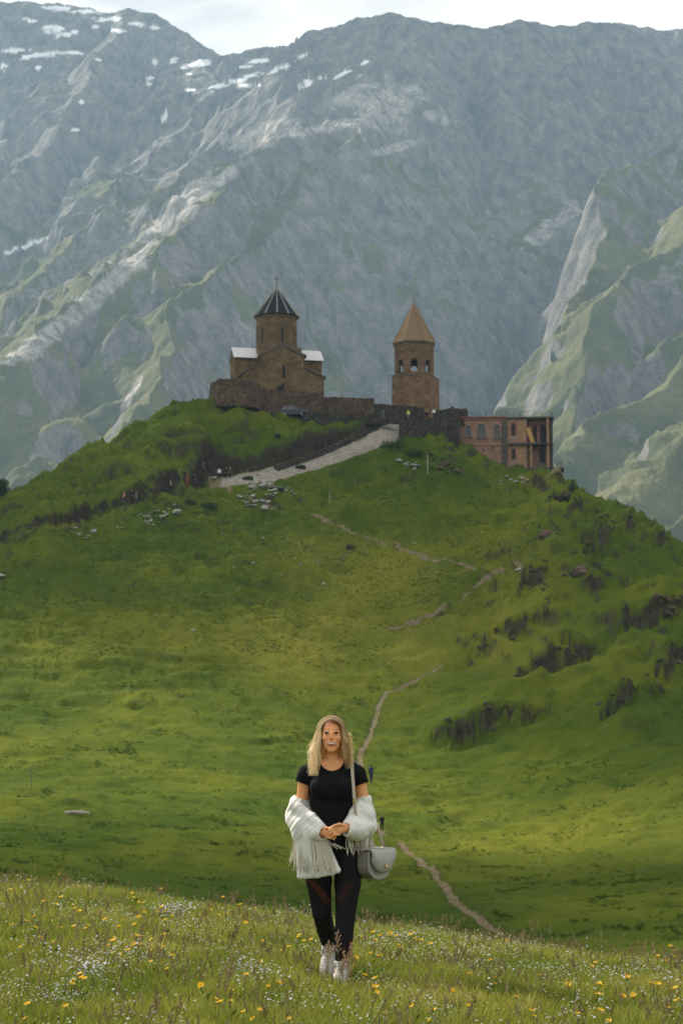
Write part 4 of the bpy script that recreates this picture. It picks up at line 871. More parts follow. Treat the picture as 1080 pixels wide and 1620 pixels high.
stone_wall('straight rubble wall between the church and the bell tower', [(509, 629, 313, 2.8), (550, 630, 313.5, 2.8), (591, 631, 314, 2.8)], 1.1, 'rubble', 1.0)
stone_wall('low dark wall at the left foot of the bell tower', [(592, 640, 314.5, 2.0), (622, 641, 315, 2.0), (650, 643, 313.5, 1.8), (668, 646, 312.5, 1.5)], 1.0, 'rubble_dark', 1.0)
stone_wall('dark retaining wall below the terrace beside the road top', [(632, 664, 306, 2.4), (660, 663, 306.5, 2.8), (690, 663, 308, 3.2), (722, 664, 311, 4.0)], 1.4, 'rubble_dark', 1.4)
stone_wall('dark parapet block between bell tower and red building', [(688, 650, 311.5, 1.8), (712, 647, 312, 2.2), (736, 648, 313, 2.2)], 1.6, 'rubble_dark', .8)
stone_wall('low ruined wall behind the parked car', [(478, 652, 307, 1.0), (520, 655, 307.5, 1.0), (560, 656, 308, .9), (600, 656, 309, .8), (632, 657, 310, .6)], .9, 'rubble_dark', .8)
stone_wall('dry stone wall along the upper edge of the gravel road', [], 1, 'rubble_dark') if False else None
def roadside_wall():
    pts = []
    for px_, py_ in ((574, 684), (560, 694), (545, 703), (528, 711), (505, 721), (480, 730), (455, 738), (436, 744)):
        g = ground(px_, py_ , 280); pts.append((px_, project(g.x, g.y, g.z + .75)[1], g.y, .9))
    stone_wall('dark dry stone wall along the upper edge of the gravel road', pts, 1.0, 'rubble_dark', .8, rough=.2)
roadside_wall()
# ------------------------------------------------------------------ loose rocks
def rock_mesh(seed, flat=.6, sub=2):
    bm = bmesh.new(); bmesh.ops.create_icosphere(bm, subdivisions=sub, radius=1.0); r = np.random.RandomState(seed)
    pl = [(Vector(r.randn(3)).normalized(), .55 + .35 * r.rand()) for _ in range(9)]
    for v in bm.verts:
        p = v.co.normalized(); d = 1.0
        for n, k in pl:
            q = p.dot(n)
            if q > k * .8: d = min(d, k / q)
        v.co = p * d * (1 + .05 * r.randn()); v.co.z *= flat; v.co.x *= 1.25
    me = bpy.data.meshes.new('rock'); bm.to_mesh(me); bm.free(); return me
def rock_mat(name, a, b):
    m = Mat(name, .95, .1); v = m.pos(True); m.color(m.mix(m.ramp(m.noise(1.6, 6, .65, v), .35, .68), a, b)); m.bump(m.noise(4, 4, .6, v), .06); return m.m
ROCK_L = rock_mat('pale_rock', (.22, .20, .175), (.46, .43, .385)); ROCK_D = rock_mat('dark_rock', (.022, .019, .014), (.075, .063, .046)); ROCK_R = rock_mat('reddish_rock', (.070, .045, .033), (.16, .11, .08))
def mats_set(meshes, m):
    out = []
    for q in meshes: c = q.copy(); c.materials.append(m); out.append(c)
    return out
_rm = [rock_mesh(i, .5 + .08 * (i % 4)) for i in range(7)]; _big = [rock_mesh(20 + i, .75, 3) for i in range(4)]
LIGHT, DARK, RED, BIGD, BIGR = mats_set(_rm, ROCK_L), mats_set(_rm, ROCK_D), mats_set(_rm, ROCK_R), mats_set(_big, ROCK_D), mats_set(_big, ROCK_R)
def put_rock(px_, py_, size, meshes, label, group=None, name='rock', cat='rock', sink=.25, y0=60, sc=None):
    g = ground(px_, py_, y0); o = bpy.data.objects.new(name, random.choice(meshes)); link(o); k = size * (.8 + .4 * random.random())
    o.location = g + Vector((0, 0, k * (.5 - sink) * .6)); o.scale = sc or (k * .62, k * .55, k * (.45 + .2 * random.random())); o.rotation_euler = (random.uniform(-.3, .3), random.uniform(-.3, .3), random.uniform(0, 6.28))
    tag(o, label, cat, group); return o
rng = random.Random(5)
def scatter(cx, cy, rx, ry, rot, n, s0, s1, meshes, label, group):
    c, s_ = math.cos(R(rot)), math.sin(R(rot))
    for _ in range(n):
        a, b = rng.gauss(0, .5) * rx, rng.gauss(0, .5) * ry
        put_rock(cx + a * c - b * s_, cy + a * s_ + b * c, s0 + (s1 - s0) * rng.random() ** 2, meshes, label, group)
scatter(412, 771, 40, 14, 12, 46, .35, 1.1, LIGHT, 'pale rock in the rubble spill beside the road bend', 'rocks spilled beside the road bend')
scatter(405, 797, 34, 8, 20, 18, .35, .9, LIGHT, 'pale rock along the narrow trail just below the road bend', 'rocks along the trail below the road bend')
scatter(246, 818, 26, 10, -22, 22, .35, .9, LIGHT, 'pale rock in the scree patch under the left trail', 'rocks in the scree patch under the left trail')
scatter(150, 838, 70, 14, -14, 12, .3, .7, LIGHT, 'small pale rock scattered in the grass at the far left', 'small rocks in the grass at the far left')
scatter(700, 738, 34, 14, 30, 26, .4, 1.0, RED, 'reddish rock in the bare gully below the terrace wall', 'rocks in the gully below the terrace wall')
scatter(645, 738, 30, 6, 5, 14, .4, .9, LIGHT, 'pale rock in the thin scree strip left of the gully', 'rocks in the thin scree strip')
scatter(815, 762, 26, 8, 10, 9, .4, .8, LIGHT, 'pale rock beside the short trail under the red building', 'rocks under the red building')
scatter(975, 822, 30, 16, 30, 10, .5, 1.1, RED, 'reddish rock on the upper right shoulder of the hill', 'rocks on the right shoulder')
scatter(500, 880, 260, 60, 0, 34, .22, .5, LIGHT, 'small pale stone lying in the mid slope grass', 'small stones on the mid slope')
scatter(560, 700, 60, 10, -30, 10, .2, .45, LIGHT, 'small pale stone lying on the gravel road', 'stones on the gravel road')
scatter(1060, 965, 24, 26, 60, 10, .5, 1.2, RED, 'reddish rock in the scar on the right slope', 'rocks in the scar on the right slope')
for px_, py_, sz, ms, lb in [(307, 997, .55, LIGHT, 'white stone alone in the bright green meadow left of centre'), (2, 915, 1.3, LIGHT, 'round pale boulder at the left edge of the grassy slope'), (865, 846, 2.4, BIGR, 'brown jagged outcrop boulder on the slope below the red building'),
        (918, 905, 2.6, BIGR, 'brown slab boulder on the right slope with pale top edge'), (1010, 800, 3.0, BIGD, 'dark boulder jutting on the right skyline of the hill'), (820, 903, 1.2, LIGHT, 'pale flat boulder at the end of the middle trail'),
        (280, 816, 1.2, LIGHT, 'pale flat boulder on the left slope above the scree'), (430, 1428 - 640, 1.1, DARK, 'dark boulder beside the trail below the road bend'), (895, 790, 3.0, BIGD, 'dark boulder in the cliff right of the red building'),
        
        (555, 868, 1.0, DARK, 'low dark stone in the bright grass above the second trail'),
        (438, 690, 1.2, BIGD, 'dark boulder on the mound below the parked car'), ]:
    put_rock(px_, py_, sz, ms, lb, name='boulder', cat='boulder', sink=.5)
CRAG_M = rock_mat('crag_rock', (.040, .033, .024), (.125, .104, .078)); CRAG = mats_set([rock_mesh(40 + i_, .9) for i_ in range(6)], CRAG_M)
for (px_, py_, hw, drop, dg), wh in zip([q for q in STEPS[:12]], ['lowest outcrop of the right slope', 'outcrop at the middle of the right slope', 'long outcrop under the second trail bend', 'upper outcrop with a pale ledge on the right slope', 'tall outcrop near the right edge', 'small outcrop near the right edge', 'outcrop just right of the red building', 'outcrop on the right skyline', 'small outcrop below the red building', 'outcrop on the upper right shoulder', 'right edge outcrop below the tall one', 'outcrop right of the middle trail end']):
    c_ = hit(px_, py_, terrain0); dn = (math.sin(R(dg)), -math.cos(R(dg)))
    for k_ in range(int(3 + hw * 1.1)):
        b_ = rng.uniform(-.85, .85) * hw; a_ = rng.uniform(-.7, .75); x_, y_ = c_[0] + dn[0] * a_ - dn[1] * b_, c_[1] + dn[1] * a_ + dn[0] * b_
        o = bpy.data.objects.new('crag_block', rng.choice(CRAG)); link(o); q = rng.uniform(.28, .62); o.location = (x_, y_, tz(x_, y_) - .15 * q); o.scale = (q * rng.uniform(.5, .9), q * .7, q * rng.uniform(.45, .9)); o.rotation_euler = (rng.uniform(-.35, .35), rng.uniform(-.35, .35), rng.uniform(0, 6.28)); tag(o, 'dark crag block in the ' + wh, 'rock', 'crag blocks in the ' + wh)
# ------------------------------------------------------------------ posts, log, cable posts
def post(px_, py_, h, r, mat, label):
    g = ground(px_, py_); mb = MB(); mb.tube([(0, 0, -.4), (.01, 0, h * .5), (.03, .02, h)], [r, r * .95, r * .8], 6); mb.ring(6, r * .8, h, r * .3, h + .04, 0, (.03, .02)); o = mb.build('post', mat, loc=g); tag(o, label, 'post')
WOOD = plain('grey_wood', (.16, .135, .105), .9, .1, .3); PALEW = plain('pale_dry_wood', (.36, .32, .26), .9, .1, .3)
post(50, 1246, 1.75, .035, WOOD, 'thin dark post standing alone in the meadow at the left'); post(521, 796, 1.6, .06, PALEW, 'short pale post on the slope right of the road bend'); post(676, 752, 3.2, .09, PALEW, 'leaning pale pole in the gully below the terrace wall')
g = ground(122, 1289); mb = MB(); mb.tube([(-.9, .1, .10), (-.2, 0, .15), (.4, -.05, .13), (.95, -.1, .08)], [.10, .13, .12, .07], 7); mb.tube([(.1, 0, .15), (.35, .12, .4)], [.05, .03], 5); tag(mb.build('log', PALEW, loc=g), 'pale fallen log lying in the lower left meadow', 'log')
# ------------------------------------------------------------------ bushes and the tree at the left edge
def leaf_mat(name, a, b):
    m = Mat(name, .7, .25); m.color(m.mix(m.ramp(m.noise(2.5, 4, .6), .35, .65), a, b)); tr = m.n.new('ShaderNodeBsdfTranslucent'); tr.inputs['Color'].default_value = (*[x * 1.3 for x in b], 1)
    ms = m.n.new('ShaderNodeMixShader'); ms.inputs[0].default_value = .25; m.l.new(m.b.outputs[0], ms.inputs[1]); m.l.new(tr.outputs[0], ms.inputs[2]); m.l.new(ms.outputs[0], m.n['Material Output'].inputs['Surface']); return m.m
LEAF = leaf_mat('dark_leaf', (.018, .040, .014), (.045, .085, .022)); LEAF2 = leaf_mat('conifer_leaf', (.014, .032, .014), (.030, .060, .020)); BARK = plain('bark', (.06, .045, .035), .95, .1)
def leafy(pts, size, seed):
    r = np.random.RandomState(seed); V, F = [], []
    for p in pts:
        a = r.randn(3); a /= np.linalg.norm(a); b = np.cross(a, r.randn(3)); b /= np.linalg.norm(b); s_ = size * (.6 + .8 * r.rand()); p = np.array(p); o = len(V)
        V += [p - a * s_, p + b * s_ * .45, p + a * s_, p - b * s_ * .45]; F.append((o, o + 1, o + 2, o + 3))
    return V, F
def blob_points(n, lobes, seed):
    r = np.random.RandomState(seed); out = []
    while len(out) < n:
        c, q = lobes[r.randint(len(lobes))]; d = r.randn(3); d /= np.linalg.norm(d); out.append(np.array(c) + d * np.array(q) * (.55 + .5 * r.rand()) * (1 + .25 * math.sin(7 * d[0] + 5 * d[2])))
    return out
def plant(name, cat, label, base, h, lobes, n, leaf, seed, trunk=True, mat=None, group=None):
    t = empty(name, base); tag(t, label, cat, group); mb = MB()
    mb.tube([(0, 0, -.5), (.05 * h, 0, .25 * h), (0, .03 * h, .55 * h), (.02 * h, 0, .8 * h)], [.045 * h, .035 * h, .025 * h, .01 * h], 7)
    for c, q in lobes[:6]: mb.tube([(.02 * h, 0, .22 * h), (c[0] * .6, c[1] * .6, c[2] * .7), tuple(c)], [.02 * h, .014 * h, .006 * h], 5)
    mb.build('trunk', BARK, t); V, F = leafy(blob_points(n, lobes, seed), leaf, seed); mb = MB(); mb.add(V, F); mb.build('crown', mat or LEAF, t, kind=None) if False else mb.build('crown', mat or LEAF, t)
    return t
b = P(2, 806, 277); plant('tree', 'tree', 'dark leafy tree behind the left edge of the hill', (b.x - .3, 276, b.z - .7), 5.5, [((0, 0, 3.2), (1.6, 1.5, 1.4)), ((1.2, .2, 2.6), (1.0, 1.0, .9)), ((-1.3, 0, 3.0), (1.3, 1.2, 1.3)), ((.3, .3, 4.3), (1.0, 1.0, .9)), ((-.8, -.4, 4.0), (1.0, 1, .9)), ((1.6, 0, 1.8), (.7, .8, .6))], 5200, .16, 3)
g = ground(905, 783, 260); plant('sapling', 'sapling', 'small dark conifer sapling on the right skyline of the hill', g, 1.8, [((0, 0, .5), (.45, .45, .35)), ((0, 0, .95), (.32, .32, .35)), ((0, 0, 1.4), (.17, .17, .4))], 500, .09, 5, mat=LEAF2)
for i, (px_, py_, k, lb) in enumerate([(619, 712, 2.0, 'rounded green bush beside the top of the road'), (655, 722, 1.5, 'low green bush between the road and the gully'), (392, 760, .8, 'small dark bush on the lower edge of the road'), (330, 806, 1.3, 'dark low bush on the slope below the road bend'), (300, 800, 1.1, 'dark low bush left of the road bend'),
        (475, 742, .8, 'small dark bush at the road edge above the slope'), (440, 1226 - 448, .9, 'small dark bush among the spilled rocks')]):
    g = ground(px_, py_, 200); plant('bush', 'bush', lb, g, k, [((0, 0, .4 * k), (.75 * k, .6 * k, .42 * k)), ((.55 * k, 0, .3 * k), (.5 * k, .5 * k, .3 * k)), ((-.5 * k, .1 * k, .32 * k), (.5 * k, .5 * k, .33 * k))], 900, .10, 40 + i)
# ------------------------------------------------------------------ parked car
def car():
    g = ground(465, 661, 290); t = empty('parked_car', (g.x, g.y + .6, g.z + .05), R(-6)); tag(t, 'black parked car below the church wall', 'car')
    black = plain('black_car_paint', (.012, .013, .016), .18, .6, .1); glass = plain('car_glass', (.03, .035, .04), .05, .8, .1); rub = plain('tyre_rubber', (.015, .015, .015), .9, .1); rim = plain('wheel_rim', (.35, .35, .36), .35, .5, .1, metal=.8); lamp = plain('red_tail_lamp', (.35, .02, .015), .25, .5); head = plain('clear_head_lamp', (.6, .62, .64), .15, .6)
    prof = [(-2.3, .38), (-2.32, .75), (-2.25, 1.02), (-2.05, 1.10), (.95, 1.08), (2.05, .92), (2.32, .72), (2.34, .36), (1.85, .30), (-1.9, .30)]; fn = lambda u, v, d: (u, d, v)
    mb = MB(); mb.poly(prof, -.9, .9, fn); mb.build('body', black, t, bevel=.05)
    cab = [(-2.15, 1.09), (-1.85, 1.62), (-1.3, 1.72), (.1, 1.70), (.55, 1.58), (1.25, 1.07)]; mb = MB(); n = len(cab)
    vs = [(u, -.86 + .14 * (v > 1.2) , v) for u, v in cab] + [(u, .86 - .14 * (v > 1.2), v) for u, v in cab]; mb.add(vs, [tuple(range(n)), tuple(range(2 * n - 1, n - 1, -1))] + [(i, n + i, n + (i + 1) % n, (i + 1) % n) for i in range(n)]); mb.build('cabin', black, t)
    for s_ in (-1, 1):
        for q in ([(-1.95, 1.15), (-1.72, 1.55), (-1.05, 1.62), (-1.05, 1.15)], [(-.97, 1.15), (-.97, 1.62), (-.05, 1.60), (-.05, 1.15)], [(.03, 1.15), (.03, 1.59), (.45, 1.50), (1.02, 1.13)]):
            mb = MB(); mb.add([(u, s_ * (.885 - .12 * (v - 1.1) / .5), v) for u, v in q] + [(u, s_ * (.84 - .12 * (v - 1.1) / .5), v) for u, v in q], [(0, 1, 2, 3), (7, 6, 5, 4), (0, 4, 5, 1), (1, 5, 6, 2), (2, 6, 7, 3), (3, 7, 4, 0)]); mb.build('window', glass, t)
    for u0, v0, u1, v1 in ((.62, 1.55, 1.22, 1.12), (-1.92, 1.55, -2.13, 1.14)):
        mb = MB(); k = .03 if u0 > 0 else -.03; mb.add([(u0 + k, -.66, v0 + .02), (u0 + k, .66, v0 + .02), (u1 + k, .76, v1), (u1 + k, -.76, v1), (u0 - k, -.66, v0 - .03), (u0 - k, .66, v0 - .03), (u1 - k, .76, v1 - .03), (u1 - k, -.76, v1 - .03)], [(0, 1, 2, 3), (7, 6, 5, 4), (0, 4, 5, 1), (1, 5, 6, 2), (2, 6, 7, 3), (3, 7, 4, 0)]); mb.build('windscreen' if u0 > 0 else 'rear_window', glass, t)
    for u in (-1.45, 1.45):
        for s_ in (-1, 1):
            mb = MB(); q = 14; c = lambda r, d: [(u + r * math.cos(2 * math.pi * i / q), d, .36 + r * math.sin(2 * math.pi * i / q)) for i in range(q)]
            a = c(.36, s_ * .93) + c(.36, s_ * .70); mb.add(a, [tuple(range(q)), tuple(range(2 * q - 1, q - 1, -1))] + [(i, (i + 1) % q, q + (i + 1) % q, q + i) for i in range(q)]); w = mb.build('wheel', rub, t)
            mb = MB(); a = c(.22, s_ * .945) + c(.22, s_ * .90); mb.add(a, [tuple(range(q)), tuple(range(2 * q - 1, q - 1, -1))] + [(i, (i + 1) % q, q + (i + 1) % q, q + i) for i in range(q)]); mb.build('rim', rim, w)
    for s_ in (-1, 1):
        mb = MB(); mb.box(-2.36, -2.24, s_ * .78 - .1, s_ * .78 + .1, .76, 1.0); mb.build('tail_light', lamp, t); mb = MB(); mb.box(2.2, 2.335, s_ * .66 - .16, s_ * .66 + .16, .64, .78); mb.build('headlight', head, t)
        mb = MB(); mb.tube([(-1.7, s_ * .66, 1.74), (-1.5, s_ * .66, 1.79), (.0, s_ * .66, 1.78), (.2, s_ * .66, 1.70)], .02, 5); mb.build('roof_rail', rim, t)
car()
# ------------------------------------------------------------------ far walkers
CL = {k: plain(k + '_cloth', c, .9, .1, .15, 4) for k, c in dict(white=(.70, .70, .70), black=(.015, .015, .018), navy=(.03, .04, .075), red=(.32, .06, .045), orange=(.50, .24, .13), teal=(.025, .07, .07), grey=(.16, .16, .165), yellow=(.55, .58, .10), jeans=(.06, .085, .14), brown=(.10, .06, .04), green=(.10, .20, .16), tan=(.35, .27, .19)).items()}
SKIN_FAR = plain('far_skin', (.42, .24, .16), .7, .2, .1); HAIRS = {k: plain(k + '_hair', c, .8, .2, .2) for k, c in dict(dark=(.02, .014, .01), brown=(.07, .04, .022), blond=(.40, .28, .13))}if False else {k: plain(k + '_hair', c, .8, .2, .2) for k, c in (('dark', (.02, .014, .01)), ('brown', (.07, .04, .022)), ('blond', (.40, .28, .13)))}
def walker_body(pose, seed):
    r = random.Random(seed); f = Field((-.45, -.45, -.02), (.45, .45, 1.80), .022); st = {'walk': .22, 'stand': .05, 'sit': 0}[pose]
    sw = .14 if pose == 'walk' else .03
    if pose == 'sit':
        for s_ in (-1, 1): f.chain([(s_ * .09, 0, .50), (s_ * .11, -.40, .52), (s_ * .11, -.38, .08)], [.085, .065, .05], .03).cap((s_ * .11, -.38, .05), (s_ * .11, -.44, .04), .045, .035)
        dz = -.38
    else:
        for s_ in (-1, 1): f.chain([(s_ * .085, 0, .88), (s_ * .09, -s_ * st * .45 - .02, .48), (s_ * .09, -s_ * st, .09)], [.09, .068, .048], .03).cap((s_ * .09, -s_ * st, .05), (s_ * .1, -s_ * st - .13, .035), .045, .035)
        dz = 0
    f.ell((0, 0, .92 + dz), (.165, .115, .14), .04).ell((0, .01, 1.15 + dz), (.155, .10, .20), .05).ell((0, .01, 1.32 + dz), (.185, .105, .13), .05)
    for s_ in (-1, 1): f.chain([(s_ * .185, .01, 1.38 + dz), (s_ * .23, s_ * sw * .5 + .02, 1.12 + dz), (s_ * .215, s_ * sw - .08, .88 + dz)], [.058, .046, .036], .03).ell((s_ * .21, s_ * sw - .11, .82 + dz), (.035, .04, .06), .02)
    f.cap((0, .01, 1.42 + dz), (0, 0, 1.52 + dz), .052, .05, .03).ell((0, -.01, 1.60 + dz), (.078, .095, .115), .02).ell((0, -.105, 1.585 + dz), (.014, .018, .022), .012)
    for s_ in (-1, 1): f.ell((s_ * .078, .0, 1.59 + dz), (.012, .02, .03), .008)
    V, F = f.mesh(); return V, F, dz
WB = {p: walker_body(p, 1) for p in ('walk', 'stand', 'sit')}
def walker(px_, py_, label, top, legs, hair='brown', pose='walk', face=0, scale=1.0, pack=None, at=None, group=None, hat=None):
    V, F, dz = WB[pose]; g = at if at is not None else ground(px_, py_, 60)
    c = V[F].mean(1); z = c[:, 2]; mi = np.full(len(F), 1); mi[z < (.92 if pose != 'sit' else .55)] = 2; mi[z < .07] = 4; mi[z > 1.47 + dz] = 0
    hand = (np.abs(c[:, 0]) > .17) & (z < .90 + dz) & (z > .70 + dz); mi[hand] = 0; mi[(np.abs(c[:, 0]) > .18) & (z > .9 + dz) & (z < 1.44 + dz)] = 1
    mi[(z > 1.60 + dz) & ((c[:, 1] > -.02) | (z > 1.67 + dz))] = 3; mi[(z > 1.52 + dz) & (c[:, 1] > .035)] = 3
    o = np_obj('person', V, F, [SKIN_FAR, CL[top], CL[legs], HAIRS[hair], CL['brown']], midx=mi); o.location = g; o.scale = (scale,) * 3; o.rotation_euler.z = R(face); tag(o, label, 'person', group)
    if pack:
        mb = MB(); mb.box(-.15, .15, .09, .30, .98 + dz, 1.42 + dz); mb.box(-.12, .12, .28, .36, 1.0 + dz, 1.22 + dz); p = mb.build('backpack', CL[pack], bevel=.03); p.location = g; p.rotation_euler.z = R(face); p.scale = (scale,) * 3; tag(p, pack + ' backpack worn by the ' + label.split(' in ')[0].replace('hiker', 'hiker') + ' ' + 'on the path behind the woman', 'backpack')
    return o
walker(587, 1240, 'hiker in dark teal on the path just right of the smiling woman', 'teal', 'navy', 'dark', face=170, pack='navy', scale=1.0)
walker(604, 1316, 'small figure in black standing where the lower trail begins', 'black', 'black', 'dark', 'stand', 20, .74)
for px_, py_, lb, tp, lg, hr, ps, fc in [(196, 800, 'hiker in orange at the lower left of the trench trail', 'orange', 'jeans', 'brown', 'walk', -70), (209, 797, 'hiker in black next to the hiker in orange', 'black', 'black', 'dark', 'walk', -60), (216, 796, 'hiker in grey right behind the hiker in black', 'grey', 'jeans', 'dark', 'walk', -70),
        (270, 778, 'hiker in tan alone halfway along the trench trail', 'tan', 'black', 'blond', 'walk', -70), (296, 772, 'hiker in red on the trench trail', 'red', 'red', 'brown', 'walk', 70), (308, 769, 'hiker in navy behind the hiker in red', 'navy', 'navy', 'dark', 'walk', 70), (322, 764, 'hiker in brown against the dark bank near the road bend', 'brown', 'black', 'brown', 'stand', 80),
        (347, 758, 'person in a white top at the road bend', 'white', 'black', 'brown', 'stand', 10), (358, 757, 'person in dark clothes left of a companion at the road bend', 'black', 'black', 'brown', 'stand', 40), (364, 757, 'person in brown with light hair at the road bend', 'brown', 'black', 'blond', 'stand', -30)]:
    walker(px_, py_, lb, tp, lg, hr, ps, fc)
for px_, zrow, Y, lb, tp, lg, hr, ps, fc in [(448, 619, 315.0, 'person in black standing before the church door', 'black', 'black', 'blond', 'stand', 10), (645.5, 664, 306.5, 'person in yellow at the foot of the bell tower', 'yellow', 'grey', 'dark', 'stand', 10), (606, 664, 307.5, 'person in pale green walking at the top of the road', 'green', 'grey', 'dark', 'walk', 60),
        (674, 662, 307.0, 'person in black seated right of the person in yellow', 'black', 'black', 'blond', 'sit', 0), (686, 662, 307.2, 'person in a white top on the terrace beside the parapet block', 'white', 'black', 'blond', 'stand', -20), (715, 653, 312.3, 'dark figure seated on top of the parapet block', 'black', 'navy', 'dark', 'sit', 20)]:
    walker(0, 0, lb, tp, lg, hr, ps, fc, at=P(px_, zrow, Y))

# ------------------------------------------------------------------ the woman
WX, WY = 527.0, 12.1
WB0 = P(WX, 1552, WY)
def woman():
    t = empty('person', WB0); t.scale = (.975, .975, .968); tag(t, 'smiling blonde woman in black top and leggings holding a white fringed jacket round her elbows', 'person')
    skin = Mat('skin', .48, .35); bl = skin.attr('blush').outputs['Fac']; nn = skin.noise(40, 4, .6, skin.pos(True))
    skin.color(skin.mix(bl, skin.mix(skin.ramp(nn, .3, .7), (.78, .335, .140), (.85, .395, .185)), (.80, .27, .14))); skin.b.inputs['Subsurface Weight'].default_value = .12; skin.b.inputs['Subsurface Radius'].default_value = (.02, .008, .004); skin.bump(nn, .0006, .5)
    fx = -.012                                                                      # middle of the face
    f = Field((-.31, -.34, -.01), (.31, .36, 1.715), .0042)
    def torso(f, o=0.0, k=.05):
        f.ell((.004, .005, .875), (.165 + o, .118 + o, .135 + o), k).ell((-.004, .0, 1.03), (.122 + o, .088 + o, .16 + o), k).ell((-.008, .0, 1.20), (.142 + o, .102 + o, .165 + o), k)
        f.chain([(-.165, .014, 1.325), (-.085, .014, 1.368), (.070, .014, 1.368), (.148, .014, 1.325)], [.040 + o, .046 + o, .046 + o, .040 + o], k)
        for s_ in (-1, 1): f.ell((-.009 + s_ * .066, -.082, 1.235), (.064 + o, .056 + o, .064 + o), .03)
    torso(f)
    f.cap((-.010, .022, 1.36), (-.010, .008, 1.50), .053, .046, .03)
    f.ell((fx, .018, 1.598), (.074, .094, .092), .02).ell((fx, -.026, 1.548), (.058, .074, .092), .025).ell((fx, -.078, 1.481), (.026, .024, .022), .02)
    for s_ in (-1, 1):
        f.ell((fx + s_ * .036, -.072, 1.553), (.023, .024, .020), .02); f.ell((fx + s_ * .030, -.040, 1.510), (.014, .030, .020), .03)      # cheek, jaw
        f.ell((fx + s_ * .032, -.116, 1.586), (.020, .017, .011), .010, cut=True)   # eye socket
        f.ell((fx + s_ * .009, -.105, 1.551), (.006, .008, .005), .006); f.ell((fx + s_ * .074, .012, 1.57), (.009, .018, .030), .006)          # nostril, ear
    f.cap((fx, -.095, 1.592), (fx, -.114, 1.556), .0062, .0080, .012)
    f.ell((fx, -.094, 1.520), (.034, .016, .018), .012); f.ell((fx, -.116, 1.519), (.027, .012, .0065), .004, cut=True)                          # smiling mouth
    def arm(sh, el, wr, r): f.chain([sh, el, wr], [r, r * .80, r * .56], .02)
    arm((-.182, .012, 1.322), (-.208, .055, 1.075), (-.080, -.160, .957), .045); arm((.164, .012, 1.322), (.196, .050, 1.075), (.088, -.180, .985), .045)
    # hands: palm, four bent fingers of unequal length, thumb from the side of the palm
    f.cap((.086, -.182, .985), (.040, -.212, .972), .021, .024, .012, flat=(1, 1.25, .85))
    for z, L, b in ((.997, .95, .0), (.981, 1.05, .002), (.964, 1.0, .003), (.948, .80, .004)):
        f.chain([(.040, -.214, z - .004), (.040 - .042 * L, -.232, z - .006), (.040 - .062 * L, -.222, z - .016), (.040 - .060 * L, -.203, z - .024)], [.0092, .0082, .0076, .0066], .004)
    f.chain([(.068, -.205, .998), (.040, -.232, 1.008), (.010, -.236, 1.000), (-.006, -.228, .992)], [.012, .0098, .0088, .0075], .006)
    f.cap((-.078, -.162, .956), (-.040, -.190, .950), .021, .023, .012, flat=(1, 1.25, .85))
    for z, L in ((.968, .9), (.953, 1.0), (.938, .95), (.924, .78)):
        f.chain([(-.040, -.194, z), (-.040 + .036 * L, -.210, z - .003), (-.040 + .056 * L, -.198, z - .010), (-.040 + .058 * L, -.180, z - .016)], [.0090, .0081, .0075, .0066], .004)
    f.chain([(-.062, -.182, .972), (-.040, -.205, .982), (-.016, -.214, .980), (-.004, -.210, .976)], [.0115, .0096, .0086, .0075], .006)
    legR = [(-.088, .005, .84), (-.094, .000, .64), (-.074, .030, .43), (-.050, .165, .31), (-.034, .285, .195)]; rR = [.092, .077, .055, .051, .035]
    legL = [(.096, .000, .84), (.092, -.030, .62), (.078, -.060, .41), (.066, -.070, .28), (.050, -.085, .10)]; rL = [.092, .077, .055, .053, .035]
    f.chain(legR, rR, .010).chain(legL, rL, .010)
    V, F = f.mesh(); z = V[:, 2]
    g = lambda c, r: np.exp(-(((V - np.array(c)) / np.array(r))**2).sum(1))
    blush = np.clip(.5 * g((fx - .042, -.09, 1.546), (.02, .05, .018)) + .5 * g((fx + .042, -.09, 1.546), (.02, .05, .018)) + .6 * g((fx, -.12, 1.556), (.013, .03, .014)) + .35 * g((fx, -.09, 1.63), (.05, .05, .025)), 0, 1)
    body = np_obj('body', V, F, skin.m, t, attrs={'blush': blush})
    # face pieces
    white = plain('eye_white', (.62, .60, .57), .25, .5, .03); iris = plain('dark_iris', (.035, .025, .018), .2, .5); lash = plain('lash', (.018, .012, .010), .8, .1); browm = plain('eyebrow_hair', (.11, .06, .035), .9, .1); lip = plain('lips', (.42, .125, .095), .4, .4, .1); tooth = plain('teeth', (.74, .67, .57), .3, .5, .03)
    for s_ in (-1, 1):
        ex = fx + s_ * .032; bm = bmesh.new(); bmesh.ops.create_uvsphere(bm, u_segments=16, v_segments=10, radius=.0125); me = bpy.data.meshes.new('eye'); bm.to_mesh(me); bm.free(); me.materials.append(white); me.polygons.foreach_set('use_smooth', [True] * len(me.polygons))
        e = link(bpy.data.objects.new('eye', me), body); e.location = (ex, -.0935, 1.586); e.scale = (1.1, .8, .46)
        bm = bmesh.new(); bmesh.ops.create_uvsphere(bm, u_segments=12, v_segments=8, radius=.0088); me = bpy.data.meshes.new('iris'); bm.to_mesh(me); bm.free(); me.materials.append(iris); q = link(bpy.data.objects.new('iris', me), e); q.location = (0, -.0085, .0); q.scale = (1, .7, 1.5)
        mb = MB(); mb.tube([(ex - .0155, -.094, 1.587), (ex - .008, -.1035, 1.5925), (ex, -.106, 1.594), (ex + .008, -.1035, 1.5925), (ex + .0155, -.094, 1.587)], [.0011, .0024, .0028, .0024, .0011], 6); mb.build('eyelash', lash, body, True)
        mb = MB(); mb.tube([(fx + s_ * .014, -.1075, 1.6075), (fx + s_ * .026, -.105, 1.6105), (fx + s_ * .040, -.098, 1.611), (fx + s_ * .053, -.083, 1.605)], [.0020, .0026, .0024, .0012], 6, flat=.6); mb.build('eyebrow', browm, body, True)
